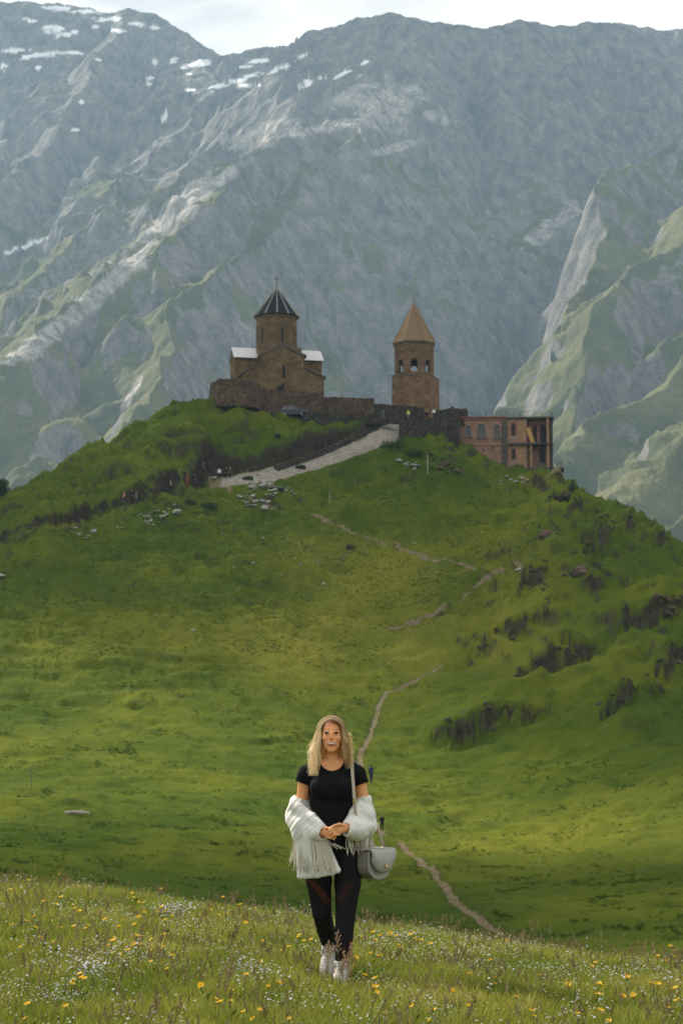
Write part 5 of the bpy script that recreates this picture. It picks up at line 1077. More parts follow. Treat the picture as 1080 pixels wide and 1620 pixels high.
    arc = lambda w, dz, y0, n=9: [(fx + w * (i / (n - 1) * 2 - 1), y0 + .020 * (i / (n - 1) * 2 - 1)**2, 1.519 + dz + .0130 * ((i / (n - 1) * 2 - 1)**2)) for i in range(n)]
    mb = MB(); mb.tube(arc(.0295, .0002, -.1120), [.002, .0050, .0064, .0070, .0074, .0070, .0064, .0050, .002], 8, flat=.6); mb.build('teeth', tooth, body, True)
    mb = MB(); mb.tube(arc(.037, .0002, -.1085), [.001, .0045, .0062, .0068, .007, .0068, .0062, .0045, .001], 8, flat=.5); mb.build('mouth', plain('mouth_inside', (.10, .022, .018), .6, .3, .1), body, True)
    mb = MB(); mb.tube(arc(.032, .0062, -.1105), [.001, .0018, .0022, .0026, .0023, .0026, .0022, .0018, .001], 8); mb.tube(arc(.032, -.0085, -.1090)[0:1] + [(x, y, z - .004 * (1 - abs((x - fx) / .032)**2)) for x, y, z in arc(.030, -.0055, -.1095)] + arc(.032, -.0085, -.109)[-1:], [.001, .0015, .0026, .0032, .0036, .0038, .0036, .0032, .0026, .0015, .001], 8); mb.build('lips', lip, body, True)
    # clothes
    def cloth(name, c, rough=.95, bsc=60, bd=.002, attr=None, c2=None, sheen=0.0):
        m = Mat(name, rough, .12); v = m.pos(True); n1 = m.noise(9, 5, .6, v); w = m.noise(bsc, 4, .6, v); cc = m.mix(m.ramp(n1, .3, .7), tuple(x * .82 for x in c), tuple(min(1, x * 1.1) for x in c))
        if attr: cc = m.mix(m.attr(attr).outputs['Fac'], cc, c2)
        m.b.inputs['Sheen Weight'].default_value = sheen; m.color(cc); m.bump(m.math('ADD', m.math('MULTIPLY', w, .4), n1), bd); return m.m
    f = Field((-.30, -.24, .74), (.30, .24, 1.46), .0045); torso(f, .011, .045)
    for sx, ex in ((-.182, -.206), (.164, .188)): f.cap((sx, .012, 1.322), (ex, .032, 1.20), .052, .057, .02)
    X, Y, Z = f.grid(); hem = 1.262 + .35 * (np.abs(X) - .2); f.D = np.where(np.abs(X + .01) > .152, np.maximum(f.D, hem - Z), f.D); f.D = np.maximum(f.D, .79 - Z).astype(np.float32)
    wrk = (fbm((X + 0 * Y) / .10 + Z / .16, Z / .06 + Y / .2 + 0 * X, 3, 701)).astype(np.float32); f.D = f.D - .0045 * wrk
    f.ell((-.010, -.055, 1.432), (.083, .125, .088), .008, cut=True); f.ell((-.010, .05, 1.46), (.074, .10, .075), .008, cut=True)
    V, F = f.mesh(); np_obj('top', V, F, cloth('black_jersey', (.0095, .0095, .0105), bd=.006), t)
    f = Field((-.20, -.17, .12), (.21, .36, .98), .0045); f.ell((.004, .005, .875), (.174, .126, .142), .04); f.chain(legR, [r + .007 for r in rR], .010).chain(legL, [r + .007 for r in rL], .010)
    X, Y, Z = f.grid(); f.D = np.maximum(f.D, np.where(X < .008, .200 - Z, .13 - Z)).astype(np.float32); V, F = f.mesh(); x, y, z = V.T
    d1 = (x + .150) * .83 - (.635 - z) * .56 * 1.15; sheer = sstep(.026, .018, np.abs(d1 - .012)) * sstep(.46, .50, z) * sstep(.665, .63, z) * (x < -.005) * (y < .02)
    d2 = (.135 - x) * .8 - (.62 - z) * .5; sheer = np.maximum(sheer, .45 * sstep(.024, .014, np.abs(d2 - .02)) * sstep(.49, .53, z) * sstep(.64, .60, z) * (x > .03) * (y < 0)); sheer = np.maximum(sheer, .35 * sstep(.30, .26, z) * (x > .02) * sstep(.3, .6, perlin(x * 30, z * 30, 5) + .3))
    np_obj('leggings', V, F, cloth('black_legging', (.011, .010, .0115), .7, 90, .001, 'sheer', (.055, .020, .013)), t, attrs={'sheer': sheer})
    shoe = cloth('pale_canvas_shoe', (.46, .43, .40), .8, 50, .002); sole = plain('shoe_sole', (.62, .60, .57), .6, .3, .1)
    for ank, heel, toe, tipz in (((-.034, .285, .175), (-.034, .305, .125), (-.048, .205, .032), 0), ((.047, -.085, .115), (.048, -.050, .050), (.038, -.235, .036), 0)):
        f = Field(tuple(min(a, b, c) - .08 for a, b, c in zip(ank, heel, toe)), tuple(max(a, b, c) + .08 for a, b, c in zip(ank, heel, toe)), .004); f.cap(ank, heel, .046, .040, .02).cap(heel, toe, .040, .036, .03).cap(tuple(a * .45 + b * .55 for a, b in zip(ank, toe)), toe, .036, .034, .03)
        V, F = f.mesh(); s_ = np_obj('shoe', V, F, shoe, t)
        mb = MB(); h, k = Vector(heel), Vector(toe); d = (k - h).normalized(); sd = Vector((1, 0, 0)); up = sd.cross(d); up = up if up.z > 0 else -up
        ring = [(-.045, .6), (-.02, .95), (.05, 1.0), (.12, 1.05), ((k - h).length + .01, 1.0), ((k - h).length + .035, .55)]; L_ = [h + d * a + sd * .040 * w - up * .030 for a, w in ring]; R2 = [h + d * a - sd * .040 * w - up * .030 for a, w in ring][::-1]; pts = L_ + R2; n = len(pts)
        mb.add([p for p in pts] + [p - up * .022 for p in pts], [tuple(range(n)), tuple(range(2 * n - 1, n - 1, -1))] + [(i, (i + 1) % n, n + (i + 1) % n, n + i) for i in range(n)]); mb.build('sole', sole, s_)
        for i in range(5):
            a = Vector(ank).lerp(k, .30 + .11 * i) + up * .036 + Vector((0, -.004, .006)); mb = MB(); mb.tube([a - sd * .022, a + up * .004, a + sd * .022], .0035, 5); mb.build('lace', sole, s_)
    # jacket pushed down to the elbows
    f = Field((-.34, -.27, .60), (.30, .22, 1.22), .0045)
    f.chain([(-.222, .045, 1.130), (-.218, .055, 1.055), (-.165, -.05, .992), (-.088, -.148, .950)], [.064, .088, .086, .058], .03); f.cap((-.250, -.02, 1.120), (-.090, -.165, 1.010), .036, .026, .03); f.cap((-.235, .02, 1.02), (-.215, -.03, .93), .05, .05, .05)
    for i, zz in enumerate(np.linspace(.945, .690, 14)):
        u = i / 13; xl = -.228 + .016 * u; xr = -.075 + .105 * u; f.chain([(xl, -.055, zz - .018 * u), ((xl + xr) / 2 - .02, -.128 + .0 * u, zz), (xr, -.140, zz + .022 * u)], [.017, .017, .015], .02)
    f.chain([(-.214, -.05, .668), (-.10, -.132, .682), (.030, -.142, .713)], [.020, .021, .020], .006)
    f.chain([(.196, .040, 1.140), (.202, .048, 1.060), (.205, -.010, .992), (.150, -.115, .972), (.106, -.168, .972)], [.060, .066, .072, .070, .056], .03); f.cap((.155, -.02, 1.11), (.105, -.15, 1.00), .035, .04, .03); f.cap((.19, -.01, 1.085), (.212, -.03, 1.055), .05, .05, .02)
    for i, zz in enumerate(np.linspace(1.06, .84, 9)): f.chain([(-.22, .09, zz), (-.11, .150, zz - .03), (.0, .165, zz - .04), (.11, .150, zz - .03), (.205, .09, zz)], [.022, .018, .018, .018, .022], .02)
    X, Y, Z = f.grid(); w1 = fbm((X + .5 * Z) / .16 + Y * 3, (Z - .6 * X) / .085 + Y * 3, 2, 711); w2 = ridged((X * np.sign(X + .01) * -.8 + .5 * Z + Y) / .17, (Z + .9 * np.abs(X) + .4 * Y) / .060, 2, 715, .35); w3 = perlin(X / .030 + 0 * Z, Z / .30 + Y, 719); f.D = (f.D - .0055 * w1 * sstep(.86, .94, Z) - .0032 * (w2 - .6) * sstep(.88, .95, Z) - .0035 * w3 * sstep(.95, .85, Z)).astype(np.float32)
    f.cap((-.085, -.152, .952), (-.045, -.198, .946), .034, .036, .004, cut=True); f.cap((.108, -.170, .980), (.050, -.215, .972), .034, .038, .004, cut=True); f.cap((-.205, .03, 1.25), (-.207, .05, 1.09), .046, .040, .006, cut=True); f.cap((.19, .03, 1.25), (.195, .045, 1.10), .042, .038, .006, cut=True)
    torso(f2 := f, .012, .02) if False else None
    V, F = f.mesh(); jm = cloth('white_jacket_cotton', (.72, .70, .65), .95, 140, .0012); jk = np_obj('jacket', V, F, jm, t)
    r = random.Random(3); fr = cloth('cream_fringe', (.62, .575, .47), .95, 80, .002); strands = []
    def strand(a, L, dx, dy, parent_list):
        mb = MB(); a = Vector(a); k = 8; w = r.uniform(.0016, .0027); bend = r.uniform(-.008, .008)
        mb.tube([a + Vector((dx * (i / k) + bend * math.sin(i * .55), dy * (i / k), -L * i / k)) for i in range(k + 1)], [w] * k + [w * .6], 4); parent_list.append(mb)
    for i in range(120):
        u = (i + r.random()) / 120; strand((-.225 + .20 * u, -.075 - .090 * min(1, u * 2.2), .905 - .02 * u + r.uniform(-.02, .02)), r.uniform(.15, .215), r.uniform(-.01, .02) + .03 * u, 0, strands)
    for i in range(36): strand((-.238 + r.uniform(-.008, .03), r.uniform(-.06, .05), .93 + r.uniform(-.06, .03)), r.uniform(.13, .19), r.uniform(-.045, -.005), 0, strands)
    for i in range(48):
        u = r.random(); strand((.085 + .165 * u, -.15 + .13 * u, .925 + .02 * math.sin(3 * u) + r.uniform(-.015, .015)), r.uniform(.085, .125), r.uniform(-.02, .03), r.uniform(-.01, .01), strands)
    for i in range(12): strand((-.272 + r.uniform(-.01, .02), r.uniform(-.02, .03), 1.115 + r.uniform(-.02, .01)), r.uniform(.04, .065), r.uniform(-.03, -.005), 0, strands)
    for i in range(4): strand((-.02 + .01 * i, -.165, .885), r.uniform(.03, .05), r.uniform(.03, .08), 0, strands)
    for mb in strands: mb.build('fringe_strand', fr, jk)
    for p_, q_ in (((.165, -.085, 1.03), 0), ((-.02, -.165, .72), 0)):
        mb = MB(); mb.ring(10, .009, 0, .009, .004); o = mb.build('button', plain('metal_button', (.45, .40, .30), .3, .5, .1, metal=1), jk); o.location = p_; o.rotation_euler = (R(90), 0, 0)
    # hair
    hm = Mat('blonde_hair', .5, .35); ha = hm.attr('along').outputs['Fac']; hv = hm.attr('shade').outputs['Fac']
    c = hm.mix(hm.ramp(ha, .02, .40), (.36, .225, .105), (.74, .55, .29)); c = hm.mix(hv, c, (.95, .80, .54)); hm.color(c); hm.b.inputs['Anisotropic'].default_value = .5
    tr = hm.n.new('ShaderNodeBsdfTranslucent'); hm.l.new(c, tr.inputs['Color']); ms = hm.n.new('ShaderNodeMixShader'); ms.inputs[0].default_value = .42; hm.l.new(hm.b.outputs[0], ms.inputs[1]); hm.l.new(tr.outputs[0], ms.inputs[2]); hm.l.new(ms.outputs[0], hm.n['Material Output'].inputs['Surface'])
    f = Field((-.24, -.14, 1.24), (.20, .17, 1.715), .005); f.ell((fx, .024, 1.600), (.079, .098, .089), .01)
    f.ell((fx, .062, 1.47), (.095, .055, .17), .03)
    f.chain([(fx - .060, .0, 1.635), (fx - .074, .004, 1.56), (fx - .082, .008, 1.47), (fx - .096, -.01, 1.40), (fx - .118, -.055, 1.345)], [.015, .015, .017, .017, .008], .02); f.chain([(fx + .060, .0, 1.635), (fx + .074, .004, 1.56), (fx + .080, .010, 1.47), (fx + .098, .0, 1.40), (fx + .118, -.015, 1.365)], [.015, .016, .018, .018, .009], .02)
    f.ell((fx, -.118, 1.556), (.066, .090, .116), .01, cut=True)
    V, F = f.mesh(); hair = np_obj('hair', V, F, hm.m, t, attrs={'along': np.clip((1.70 - V[:, 2]) / .40, 0, 1), 'shade': .12 * np.ones(len(V))})
    VV, FF, AL, SH = [], [], [], []; rr = np.random.RandomState(8); nv = 0
    for i in range(1500):
        s_ = -1 if rr.rand() < .5 else 1; y0 = rr.uniform(-.085, .10); back = (y0 + .085) / .185; lift = rr.uniform(.0, .012); pts = []
        amax = R(88 + 14 * rr.rand()); rx, rz = .087 + lift, .097 + lift * .6; scale_y = math.sqrt(max(.05, 1 - ((y0 - .022) / .115)**2)); cz = 1.600
        for k in range(7):
            a = amax * k / 6; pts.append((fx + s_ * rx * math.sin(a) * (.62 + .38 * scale_y), y0 * (1 - .18 * math.sin(a)) + .004 * math.sin(a), cz + rz * math.cos(a) * scale_y ** .35))
        x, y, z = pts[-1]; ze = (1.31 if s_ < 0 else 1.355) + .12 * rr.rand() ** 1.5 * (1 + back) ; out = rr.uniform(.015, .060) * (1 if s_ < 0 else .85); wav = rr.randint(0, 9) * .7 + rr.uniform(0, .5); fwd = rr.uniform(-.02, .0) - (.055 if back < .6 else -.02) * rr.rand()
        for k in range(1, 10):
            u = k / 9; pts.append((x + s_ * (out * u ** 1.5 + .010 * math.sin(wav + 6 * u)) + rr.normal() * .0012, y + fwd * u ** 2.2 + .010 * math.sin(wav * 2 + 5 * u), z + (ze - z) * u))
        p = np.array(pts); n = len(p); w = .0019 * np.concatenate([np.linspace(.6, 1.1, n - 4), [1, .8, .5, .15]]); tg = np.gradient(p, axis=0); ctr = np.array([fx, .02, 1.5]); nrm = p - ctr; nrm[:, 2] *= .3; sd = np.cross(tg, nrm); sd /= np.linalg.norm(sd, axis=1)[:, None] + 1e-9
        VV += [p - sd * w[:, None], p + sd * w[:, None] + nrm * .012]; a = np.arange(n - 1) + nv; FF.append(np.stack([a, a + n, a + n + 1, a + 1], 1)); nv += 2 * n; al = np.linspace(0, 1, n); sh = np.clip(rr.normal(.3, .35), 0, 1); AL += [al, al]; SH += [np.full(2 * n, sh)]
    np_obj('strands', np.concatenate(VV), np.concatenate(FF), hm.m, hair, attrs={'along': np.concatenate(AL), 'shade': np.concatenate(SH)})['kind'] = 'stuff'
    # bag
    leather = Mat('taupe_leather', .42, .4); v = leather.pos(True); n1 = leather.noise(14, 5, .6, v); leather.color(leather.mix(leather.ramp(n1, .3, .7), (.150, .132, .114), (.19, .168, .146))); leather.bump(leather.noise(160, 3, .6, v), .0012)
    pale = plain('pale_leather_flap', (.34, .318, .292), .4, .4, .06, 9); strapm = plain('beige_strap', (.42, .355, .275), .6, .3, .08, 12); gold = plain('gold_clasp', (.72, .58, .32), .25, .5, .05, metal=1)
    b = empty('shoulder_bag', WB0 + Vector((.240, -.005, .625)), R(52)); b.scale = (.96,) * 3; tag(b, 'taupe saddle bag with a rounded flap hanging at the woman\'s side', 'bag')
    def dshape(w, h, n=9, flat_=.0): return [(w * math.sin(R(-90 + 180 * i / n) ) , (-h * .45) * math.cos(R(-90 + 180 * i / n)) + h * .45) for i in range(n + 1)] + [(w * .97, h), (-w * .97, h)]
    fn = lambda u, v, d: (u, d, v)
    mb = MB(); mb.poly(dshape(.118, .185), -.060, .060, fn); mb.build('bag_body', leather.m, b, bevel=.008)
    for d in (-.064, .064): mb = MB(); mb.poly(dshape(.121, .188), d - .006, d + .006, fn); mb.build('panel', pale if d < 0 else leather.m, b, bevel=.003)
    nu, nv_ = 15, 9; vs = []; fs = []
    for sd_ in (0, 1):
        for j in range(nv_):
            for i in range(nu):
                u = i / (nu - 1) * 2 - 1; v0 = .046 + .085 * abs(u) ** 2.6; v = .203 + (v0 - .203) * j / (nv_ - 1); bul = .026 * math.sin(math.pi * min(1, .15 + .85 * (1 - j / (nv_ - 1)))) * (1 - .35 * u * u)
                vs.append((u * .126, -.070 - bul - (.012 if sd_ == 0 else 0) - .012 * (j > 0), v))
    for j in range(nv_ - 1):
        for i in range(nu - 1):
            a = j * nu + i; fs.append((a, a + 1, a + nu + 1, a + nu)); a += nu * nv_; fs.append((a, a + nu, a + nu + 1, a + 1))
    per = [i for i in range(nu)] + [j * nu + nu - 1 for j in range(1, nv_)] + [(nv_ - 1) * nu + i for i in range(nu - 2, -1, -1)] + [j * nu for j in range(nv_ - 2, 0, -1)]
    for a, c in zip(per, per[1:] + per[:1]): fs.append((a, c, c + nu * nv_, a + nu * nv_))
    mb = MB(); mb.add(vs, fs); mb.build('flap', pale, b, True)
    mb = MB(); mb.slab([(-.125, -.09), (.125, -.09), (.125, .0), (.125, .062), (-.125, .062), (-.125, .0)], [(0, 1, 2, 5), (5, 2, 3, 4)], .192, .203, lambda u, v, d: (u, v, d)); mb.build('top_panel', pale, b, bevel=.003)
    mb = MB(); mb.ring(14, .014, 0, .014, .006); mb.ring(14, .009, .006, .004, .011); o = mb.build('clasp', gold, b); o.location = (0, -.120, .088); o.rotation_euler = (R(90), 0, 0)
    for sx in (-1, 1):
        mb = MB(); q = 12; c = [(sx * .119, .020 * math.cos(2 * math.pi * i / q), .185 + .020 * math.sin(2 * math.pi * i / q)) for i in range(q + 1)]; mb.tube(c, .003, 5); mb.build('ring', gold, b)
    wl2 = Matrix.Rotation(R(-52), 4, 'Z')
    L = lambda p: wl2 @ (Vector(p) * .972 - Vector((.240, -.005, .625))) / .96
    mb = MB(); mb.tube([L(p) for p in [(.160, -.105, .842), (.150, -.12, .98), (.139, -.145, 1.10), (.134, -.140, 1.18), (.128, -.122, 1.26), (.122, -.075, 1.34), (.119, -.030, 1.395), (.120, .012, 1.410), (.132, .055, 1.395), (.165, .095, 1.30), (.222, .110, 1.17), (.262, .090, 1.04), (.300, .06, .93), (.332, .085, .842)]], .011, 6, flat=.22, side=(wl2.to_3x3() @ Vector((1, .1, 0)))); mb.build('strap', strapm, b, True)
    mb = MB(); mb.tube([L((.140, -.152, 1.135)), L((.136, -.152, 1.165))], .013, 6, flat=.4); mb.build('buckle', gold, b)
woman()
# ------------------------------------------------------------------ grass and flowers
HID = bpy.data.collections.new('grass_sources')                # never linked to the scene: only the sources of the ground cover
def blade_mat(name, ca, cb, cc, trans=.35, far=False):
    m = Mat(name, .75, .12); a = m.attr('tint', 'INSTANCER').outputs['Fac']; h = m.attr('hgt').outputs['Fac']
    c = m.mix(m.ramp(a, .0, .55), ca, cb); c = m.mix(m.ramp(a, .62, .95), c, cc); m.color(c)
    tr = m.n.new('ShaderNodeBsdfTranslucent'); m.l.new(c, tr.inputs['Color']); ms = m.n.new('ShaderNodeMixShader'); ms.inputs[0].default_value = trans; m.l.new(m.b.outputs[0], ms.inputs[1]); m.l.new(tr.outputs[0], ms.inputs[2]); m.l.new(ms.outputs[0], m.n['Material Output'].inputs['Surface']); return m.m
GR = blade_mat('meadow_blade', (.135, .190, .022), (.30, .30, .050), (.44, .38, .14)); DRY = blade_mat('seed_stalk', (.24, .185, .085), (.36, .29, .155), (.26, .145, .10)); HGR = blade_mat('hill_blade', (.044, .082, .008), (.112, .136, .013), (.20, .195, .028), .4)
def petal_mat(name, c):
    m = Mat(name, .6, .2); m.color(c); tr = m.n.new('ShaderNodeBsdfTranslucent'); tr.inputs['Color'].default_value = (*c, 1); ms = m.n.new('ShaderNodeMixShader'); ms.inputs[0].default_value = .35; m.l.new(m.b.outputs[0], ms.inputs[1]); m.l.new(tr.outputs[0], ms.inputs[2]); m.l.new(ms.outputs[0], m.n['Material Output'].inputs['Surface']); return m.m
YEL = petal_mat('yellow_petal', (.78, .50, .020)); WHT = petal_mat('white_petal', (.62, .60, .50)); BLU = petal_mat('pale_blue_petal', (.60, .64, .74)); STEM = plain('flower_stem', (.075, .115, .025), .8, .1); ORG = plain('flower_centre', (.55, .30, .02), .8, .1)
def blades(r, n, h0, h1, w, spread, lean, seg=2):
    mb = MB()
    for _ in range(n):
        a = r.uniform(0, 6.283); d = spread * math.sqrt(r.random()); x, y = d * math.cos(a), d * math.sin(a); h = r.uniform(h0, h1); b = r.uniform(0, 6.283); l = lean * h * r.uniform(.3, 1.2); q = r.uniform(0, 6.283); dx, dy = math.cos(q) * w, math.sin(q) * w
        lx, ly = math.cos(b) * l, math.sin(b) * l
        v = [(x - dx, y - dy, -.02), (x + dx, y + dy, -.02), (x + lx * .3 + dx * .8, y + ly * .3 + dy * .8, h * .55), (x + lx * .3 - dx * .8, y + ly * .3 - dy * .8, h * .55), (x + lx, y + ly, h)]
        mb.add(v, [(0, 1, 2, 3), (3, 2, 4)])
    return mb
def source(name, mb, mats):
    o = mb.build(name, mats); COL.objects.unlink(o); HID.objects.link(o); return o
rg = random.Random(21)
for k in range(6): source('tuft_a%d' % k, blades(rg, 22, .05, .135, .0036, .08, .6), [GR])
for k in range(2): source('tuft_b%d' % k, blades(rg, 10, .04, .09, .011, .075, .9), [GR])       # low broad leaves
for k in range(4):                                                                      # seed stalks
    mb = blades(rg, 8, .06, .16, .003, .06, .5); n0 = len(mb.f)
    for _ in range(3):
        x, y = rg.uniform(-.05, .05), rg.uniform(-.05, .05); h = rg.uniform(.15, .27); lx, ly = rg.uniform(-.07, .07), rg.uniform(-.07, .07); mb.tube([(x, y, 0), (x + lx * .4, y + ly * .4, h * .6), (x + lx, y + ly, h)], [.0016, .0013, .001], 3, mi=1)
        for j in range(9): u = j / 9; p = Vector((x + lx * (1 + .15 * u), y + ly * (1 + .15 * u), h * (.80 + .24 * u))); d = Vector((rg.uniform(-1, 1), rg.uniform(-1, 1), .9)).normalized() * .016; mb.tube([p, p + d * .6, p + d], [.0012, .0034, .0006], 3, mi=1)
    source('tuft_c%d' % k, mb, [GR, DRY])
for nm, mt in (('d', WHT), ('e', BLU)):
    for k in range(2):                                                                  # sprays of tiny white or pale blue blossoms
        mb = blades(rg, 8, .05, .12, .004, .06, .6)
        for _ in range(9):
            x, y = rg.uniform(-.07, .07), rg.uniform(-.07, .07); h = rg.uniform(.08, .16); mb.tube([(x, y, 0), (x * 1.2, y * 1.2, h)], [.001, .0008], 3)
            q = rg.uniform(.0045, .0075) if nm == 'd' else rg.uniform(.005, .009); a0 = rg.uniform(0, 6); tl = Vector((rg.uniform(-.6, .6), rg.uniform(-.9, .3), 1)).normalized(); ux = tl.orthogonal().normalized(); uy = tl.cross(ux); c = Vector((x * 1.2, y * 1.2, h))
            mb.add([c + tl * .002] + [c + (ux * math.cos(a0 + i * 1.257) + uy * math.sin(a0 + i * 1.257)) * q for i in range(5)], [(0, 1 + i, 1 + (i + 1) % 5) for i in range(5)], 1)
        source('tuft_%s%d' % (nm, k), mb, [GR, mt])
for k in range(5): source('tuft_h%d' % k, blades(rg, 16, .12, .34, .020, .24, .8), [HGR])
SRC = sorted(o.name for o in HID.objects); SI = {n: i for i, n in enumerate(SRC)}
def scatter_cover(name, X, Y, Z, kind, scl, tint, label=None):
    n = len(X); me = bpy.data.meshes.new(name); me.vertices.add(n); me.vertices.foreach_set('co', np.stack([X, Y, Z], 1).astype(np.float32).ravel())
    r = np.random.RandomState(len(name) + n)
    for an, ty, v in (('pick', 'INT', kind.astype(np.int32)), ('scl', 'FLOAT', scl.astype(np.float32)), ('tint', 'FLOAT', tint.astype(np.float32))):
        at = me.attributes.new(an, ty, 'POINT'); at.data.foreach_set('value', v)
    at = me.attributes.new('rot', 'FLOAT_VECTOR', 'POINT'); at.data.foreach_set('vector', np.stack([r.uniform(-.15, .15, n), r.uniform(-.15, .15, n), r.uniform(0, 6.283, n)], 1).astype(np.float32).ravel())
    o = link(bpy.data.objects.new(name, me)); g = bpy.data.node_groups.new(name + '_cover', 'GeometryNodeTree'); g.interface.new_socket('Geometry', in_out='INPUT', socket_type='NodeSocketGeometry'); g.interface.new_socket('Geometry', in_out='OUTPUT', socket_type='NodeSocketGeometry')
    N = g.nodes; gi, go = N.new('NodeGroupInput'), N.new('NodeGroupOutput'); ip = N.new('GeometryNodeInstanceOnPoints'); ci = N.new('GeometryNodeCollectionInfo'); ci.inputs['Collection'].default_value = HID; ci.inputs['Separate Children'].default_value = True; ci.inputs['Reset Children'].default_value = True
    def na(nm, ty):
        a = N.new('GeometryNodeInputNamedAttribute'); a.data_type = ty; a.inputs['Name'].default_value = nm; return a.outputs['Attribute']
    ip.inputs['Pick Instance'].default_value = True
    L = g.links; L.new(gi.outputs[0], ip.inputs['Points']); L.new(ci.outputs[0], ip.inputs['Instance']); L.new(na('pick', 'INT'), ip.inputs['Instance Index']); L.new(na('rot', 'FLOAT_VECTOR'), ip.inputs['Rotation']); L.new(na('scl', 'FLOAT'), ip.inputs['Scale'])
    L.new(ip.outputs[0], go.inputs[0]); md = o.modifiers.new('cover', 'NODES'); md.node_group = g; tag(o, kind='stuff'); return o
rs = np.random.RandomState(77)
def meadow_points(n, r0, r1, tmax=.235):
    th = rs.uniform(-tmax, tmax, n); r = np.sqrt(rs.uniform(r0**2, r1**2, n)); return r * np.sin(th), r * np.cos(th)
X, Y = np.concatenate([np.stack(meadow_points(17000, 8.3, 13.5)), np.stack(meadow_points(19000, 13.5, 20)), np.stack(meadow_points(9000, 20, 34))], 1)
Z = terrain(X, Y); px_, py_ = project(X, Y, Z); n = len(X); nA = fbm(X / .9, Y / .9, 3, 801); nB = fbm(X / .35, Y / .45, 3, 811); nC = fbm(X / 2.2, Y / 2.2, 2, 821)
u = rs.rand(n); kind = np.array([SI['tuft_a%d' % k] for k in rs.randint(0, 6, n)]); kind = np.where(u < .18 + .15 * nB, np.array([SI['tuft_b%d' % k] for k in rs.randint(0, 2, n)]), kind)
kind = np.where(u > .975 - .03 * nA, np.array([SI['tuft_c%d' % k] for k in rs.randint(0, 4, n)]), kind)
wden = np.zeros(n)
for cx_, cy_, rx, ry, a in ((690, 1515, 120, 18, .85), (620, 1500, 60, 14, .5), (330, 1490, 60, 16, .55), (250, 1545, 60, 18, .35), (860, 1560, 150, 25, .25), (60, 1590, 90, 20, .45), (450, 1470, 60, 14, .35), (150, 1440, 90, 20, .15)): wden = np.maximum(wden, a * np.exp(-((px_ - cx_) / rx)**2 - ((py_ - 12 - cy_) / ry)**2))
kind = np.where(rs.rand(n) < np.clip(wden * .45 * (.5 + 1.3 * nB) + .010, 0, 1), np.array([SI['tuft_d%d' % k] for k in rs.randint(0, 2, n)]), kind)
bden = np.zeros(n)
for cx_, cy_, rx, ry, a in ((145, 1552, 30, 10, .6), (270, 1450, 30, 8, .5), (85, 1590, 30, 10, .4), (400, 1555, 30, 10, .3), (190, 1530, 25, 8, .3)): bden = np.maximum(bden, a * np.exp(-((px_ - cx_) / rx)**2 - ((py_ - 12 - cy_) / ry)**2))
kind = np.where(rs.rand(n) < bden + .012, np.array([SI['tuft_e%d' % k] for k in rs.randint(0, 2, n)]), kind)
tint = np.clip(.30 + .32 * nA + .22 * nC + rs.normal(0, .16, n), 0, 1); scl = np.clip(.92 + .22 * nA + rs.normal(0, .18, n), .45, 1.7)
ex, ey = X - WB0.x, Y - WB0.y; scl = np.where((np.abs(ex) < .22) & (ey > -.5) & (ey < .3), scl * .62, scl)
keep = ~((np.abs(ex) < .10) & (np.abs(ey) < .20)); scatter_cover('meadow_grass', X[keep], Y[keep], Z[keep], kind[keep], scl[keep], tint[keep])
# tussocky turf on the hill
vis = np.nonzero((np.abs(np.arctan2(GX, GY)) < .205) & (np.hypot(GX, GY) > 60) & (np.hypot(GX, GY) < 330) & (GMASK < .3) & (GSOIL < .03) & (rockw < .35))[0]
pick = rs.choice(vis, 80000, replace=False); X = GX[pick] + rs.uniform(-.25, .25, len(pick)); Y = GY[pick] + rs.uniform(-.25, .25, len(pick)); cl = fbm(X / 3.2, Y / 3.2, 3, 831) + .5 * fbm(X / 14, Y / 9, 2, 835); k = cl + rs.normal(0, .3, len(X)) + 1.1 * sstep(190, 265, np.hypot(X, Y)) > .55; X, Y, cl = X[k], Y[k], cl[k]; dr = dry[pick][k]
Z = terrain(X, Y); n = len(X); up_ = sstep(150, 270, np.hypot(X, Y))
scatter_cover('hillside_grass', X, Y, Z, np.array([SI['tuft_h%d' % k] for k in rs.randint(0, 5, n)]), np.clip(    .40 + .24 * up_ + .18 * cl + rs.normal(0, .12, n), .2, 1.5), np.clip(.22 - .25 * cl + .55 * dr + rs.normal(0, .12, n), 0, 1))
# yellow flowers: every one a thing
def flower_mesh(seed):
    r = random.Random(seed); mb = MB(); h = r.uniform(.13, .22); lx, ly = r.uniform(-.04, .04), r.uniform(-.04, .04); mb.tube([(0, 0, -.02), (lx * .4, ly * .4, h * .55), (lx, ly, h)], [.0018, .0016, .0014], 4)
    for q in (.25, .5): mb.add([(lx * q * .6, ly * q * .6, h * q), (lx + .03, ly + .012, h * q + .03), (lx + .05, ly, h * q + .045), (lx + .028, ly - .010, h * q + .03)], [(0, 1, 2, 3)])
    c = Vector((lx, ly, h)); tl = Vector((r.uniform(-.4, .4), r.uniform(-.8, .1), 1)).normalized(); ux = tl.orthogonal().normalized(); uy = tl.cross(ux); R_ = r.uniform(.014, .021); np_ = 6
    for i in range(np_):
        a = i * 6.283 / np_; d = ux * math.cos(a) + uy * math.sin(a); e = tl.cross(d); mb.add([c, c + d * R_ * .6 + e * R_ * .45 + tl * .004, c + d * R_ * 1.05 + tl * .010, c + d * R_ * .6 - e * R_ * .45 + tl * .004], [(0, 1, 2, 3)], 1)
    mb.add([c + tl * .006] + [c + (ux * math.cos(i * 1.047) + uy * math.sin(i * 1.047)) * .005 + tl * .002 for i in range(6)], [(0, 1 + i, 1 + (i + 1) % 6) for i in range(6)], 2)
    return mb
fsrc = [flower_mesh(s_) for s_ in range(6)]; fms = []
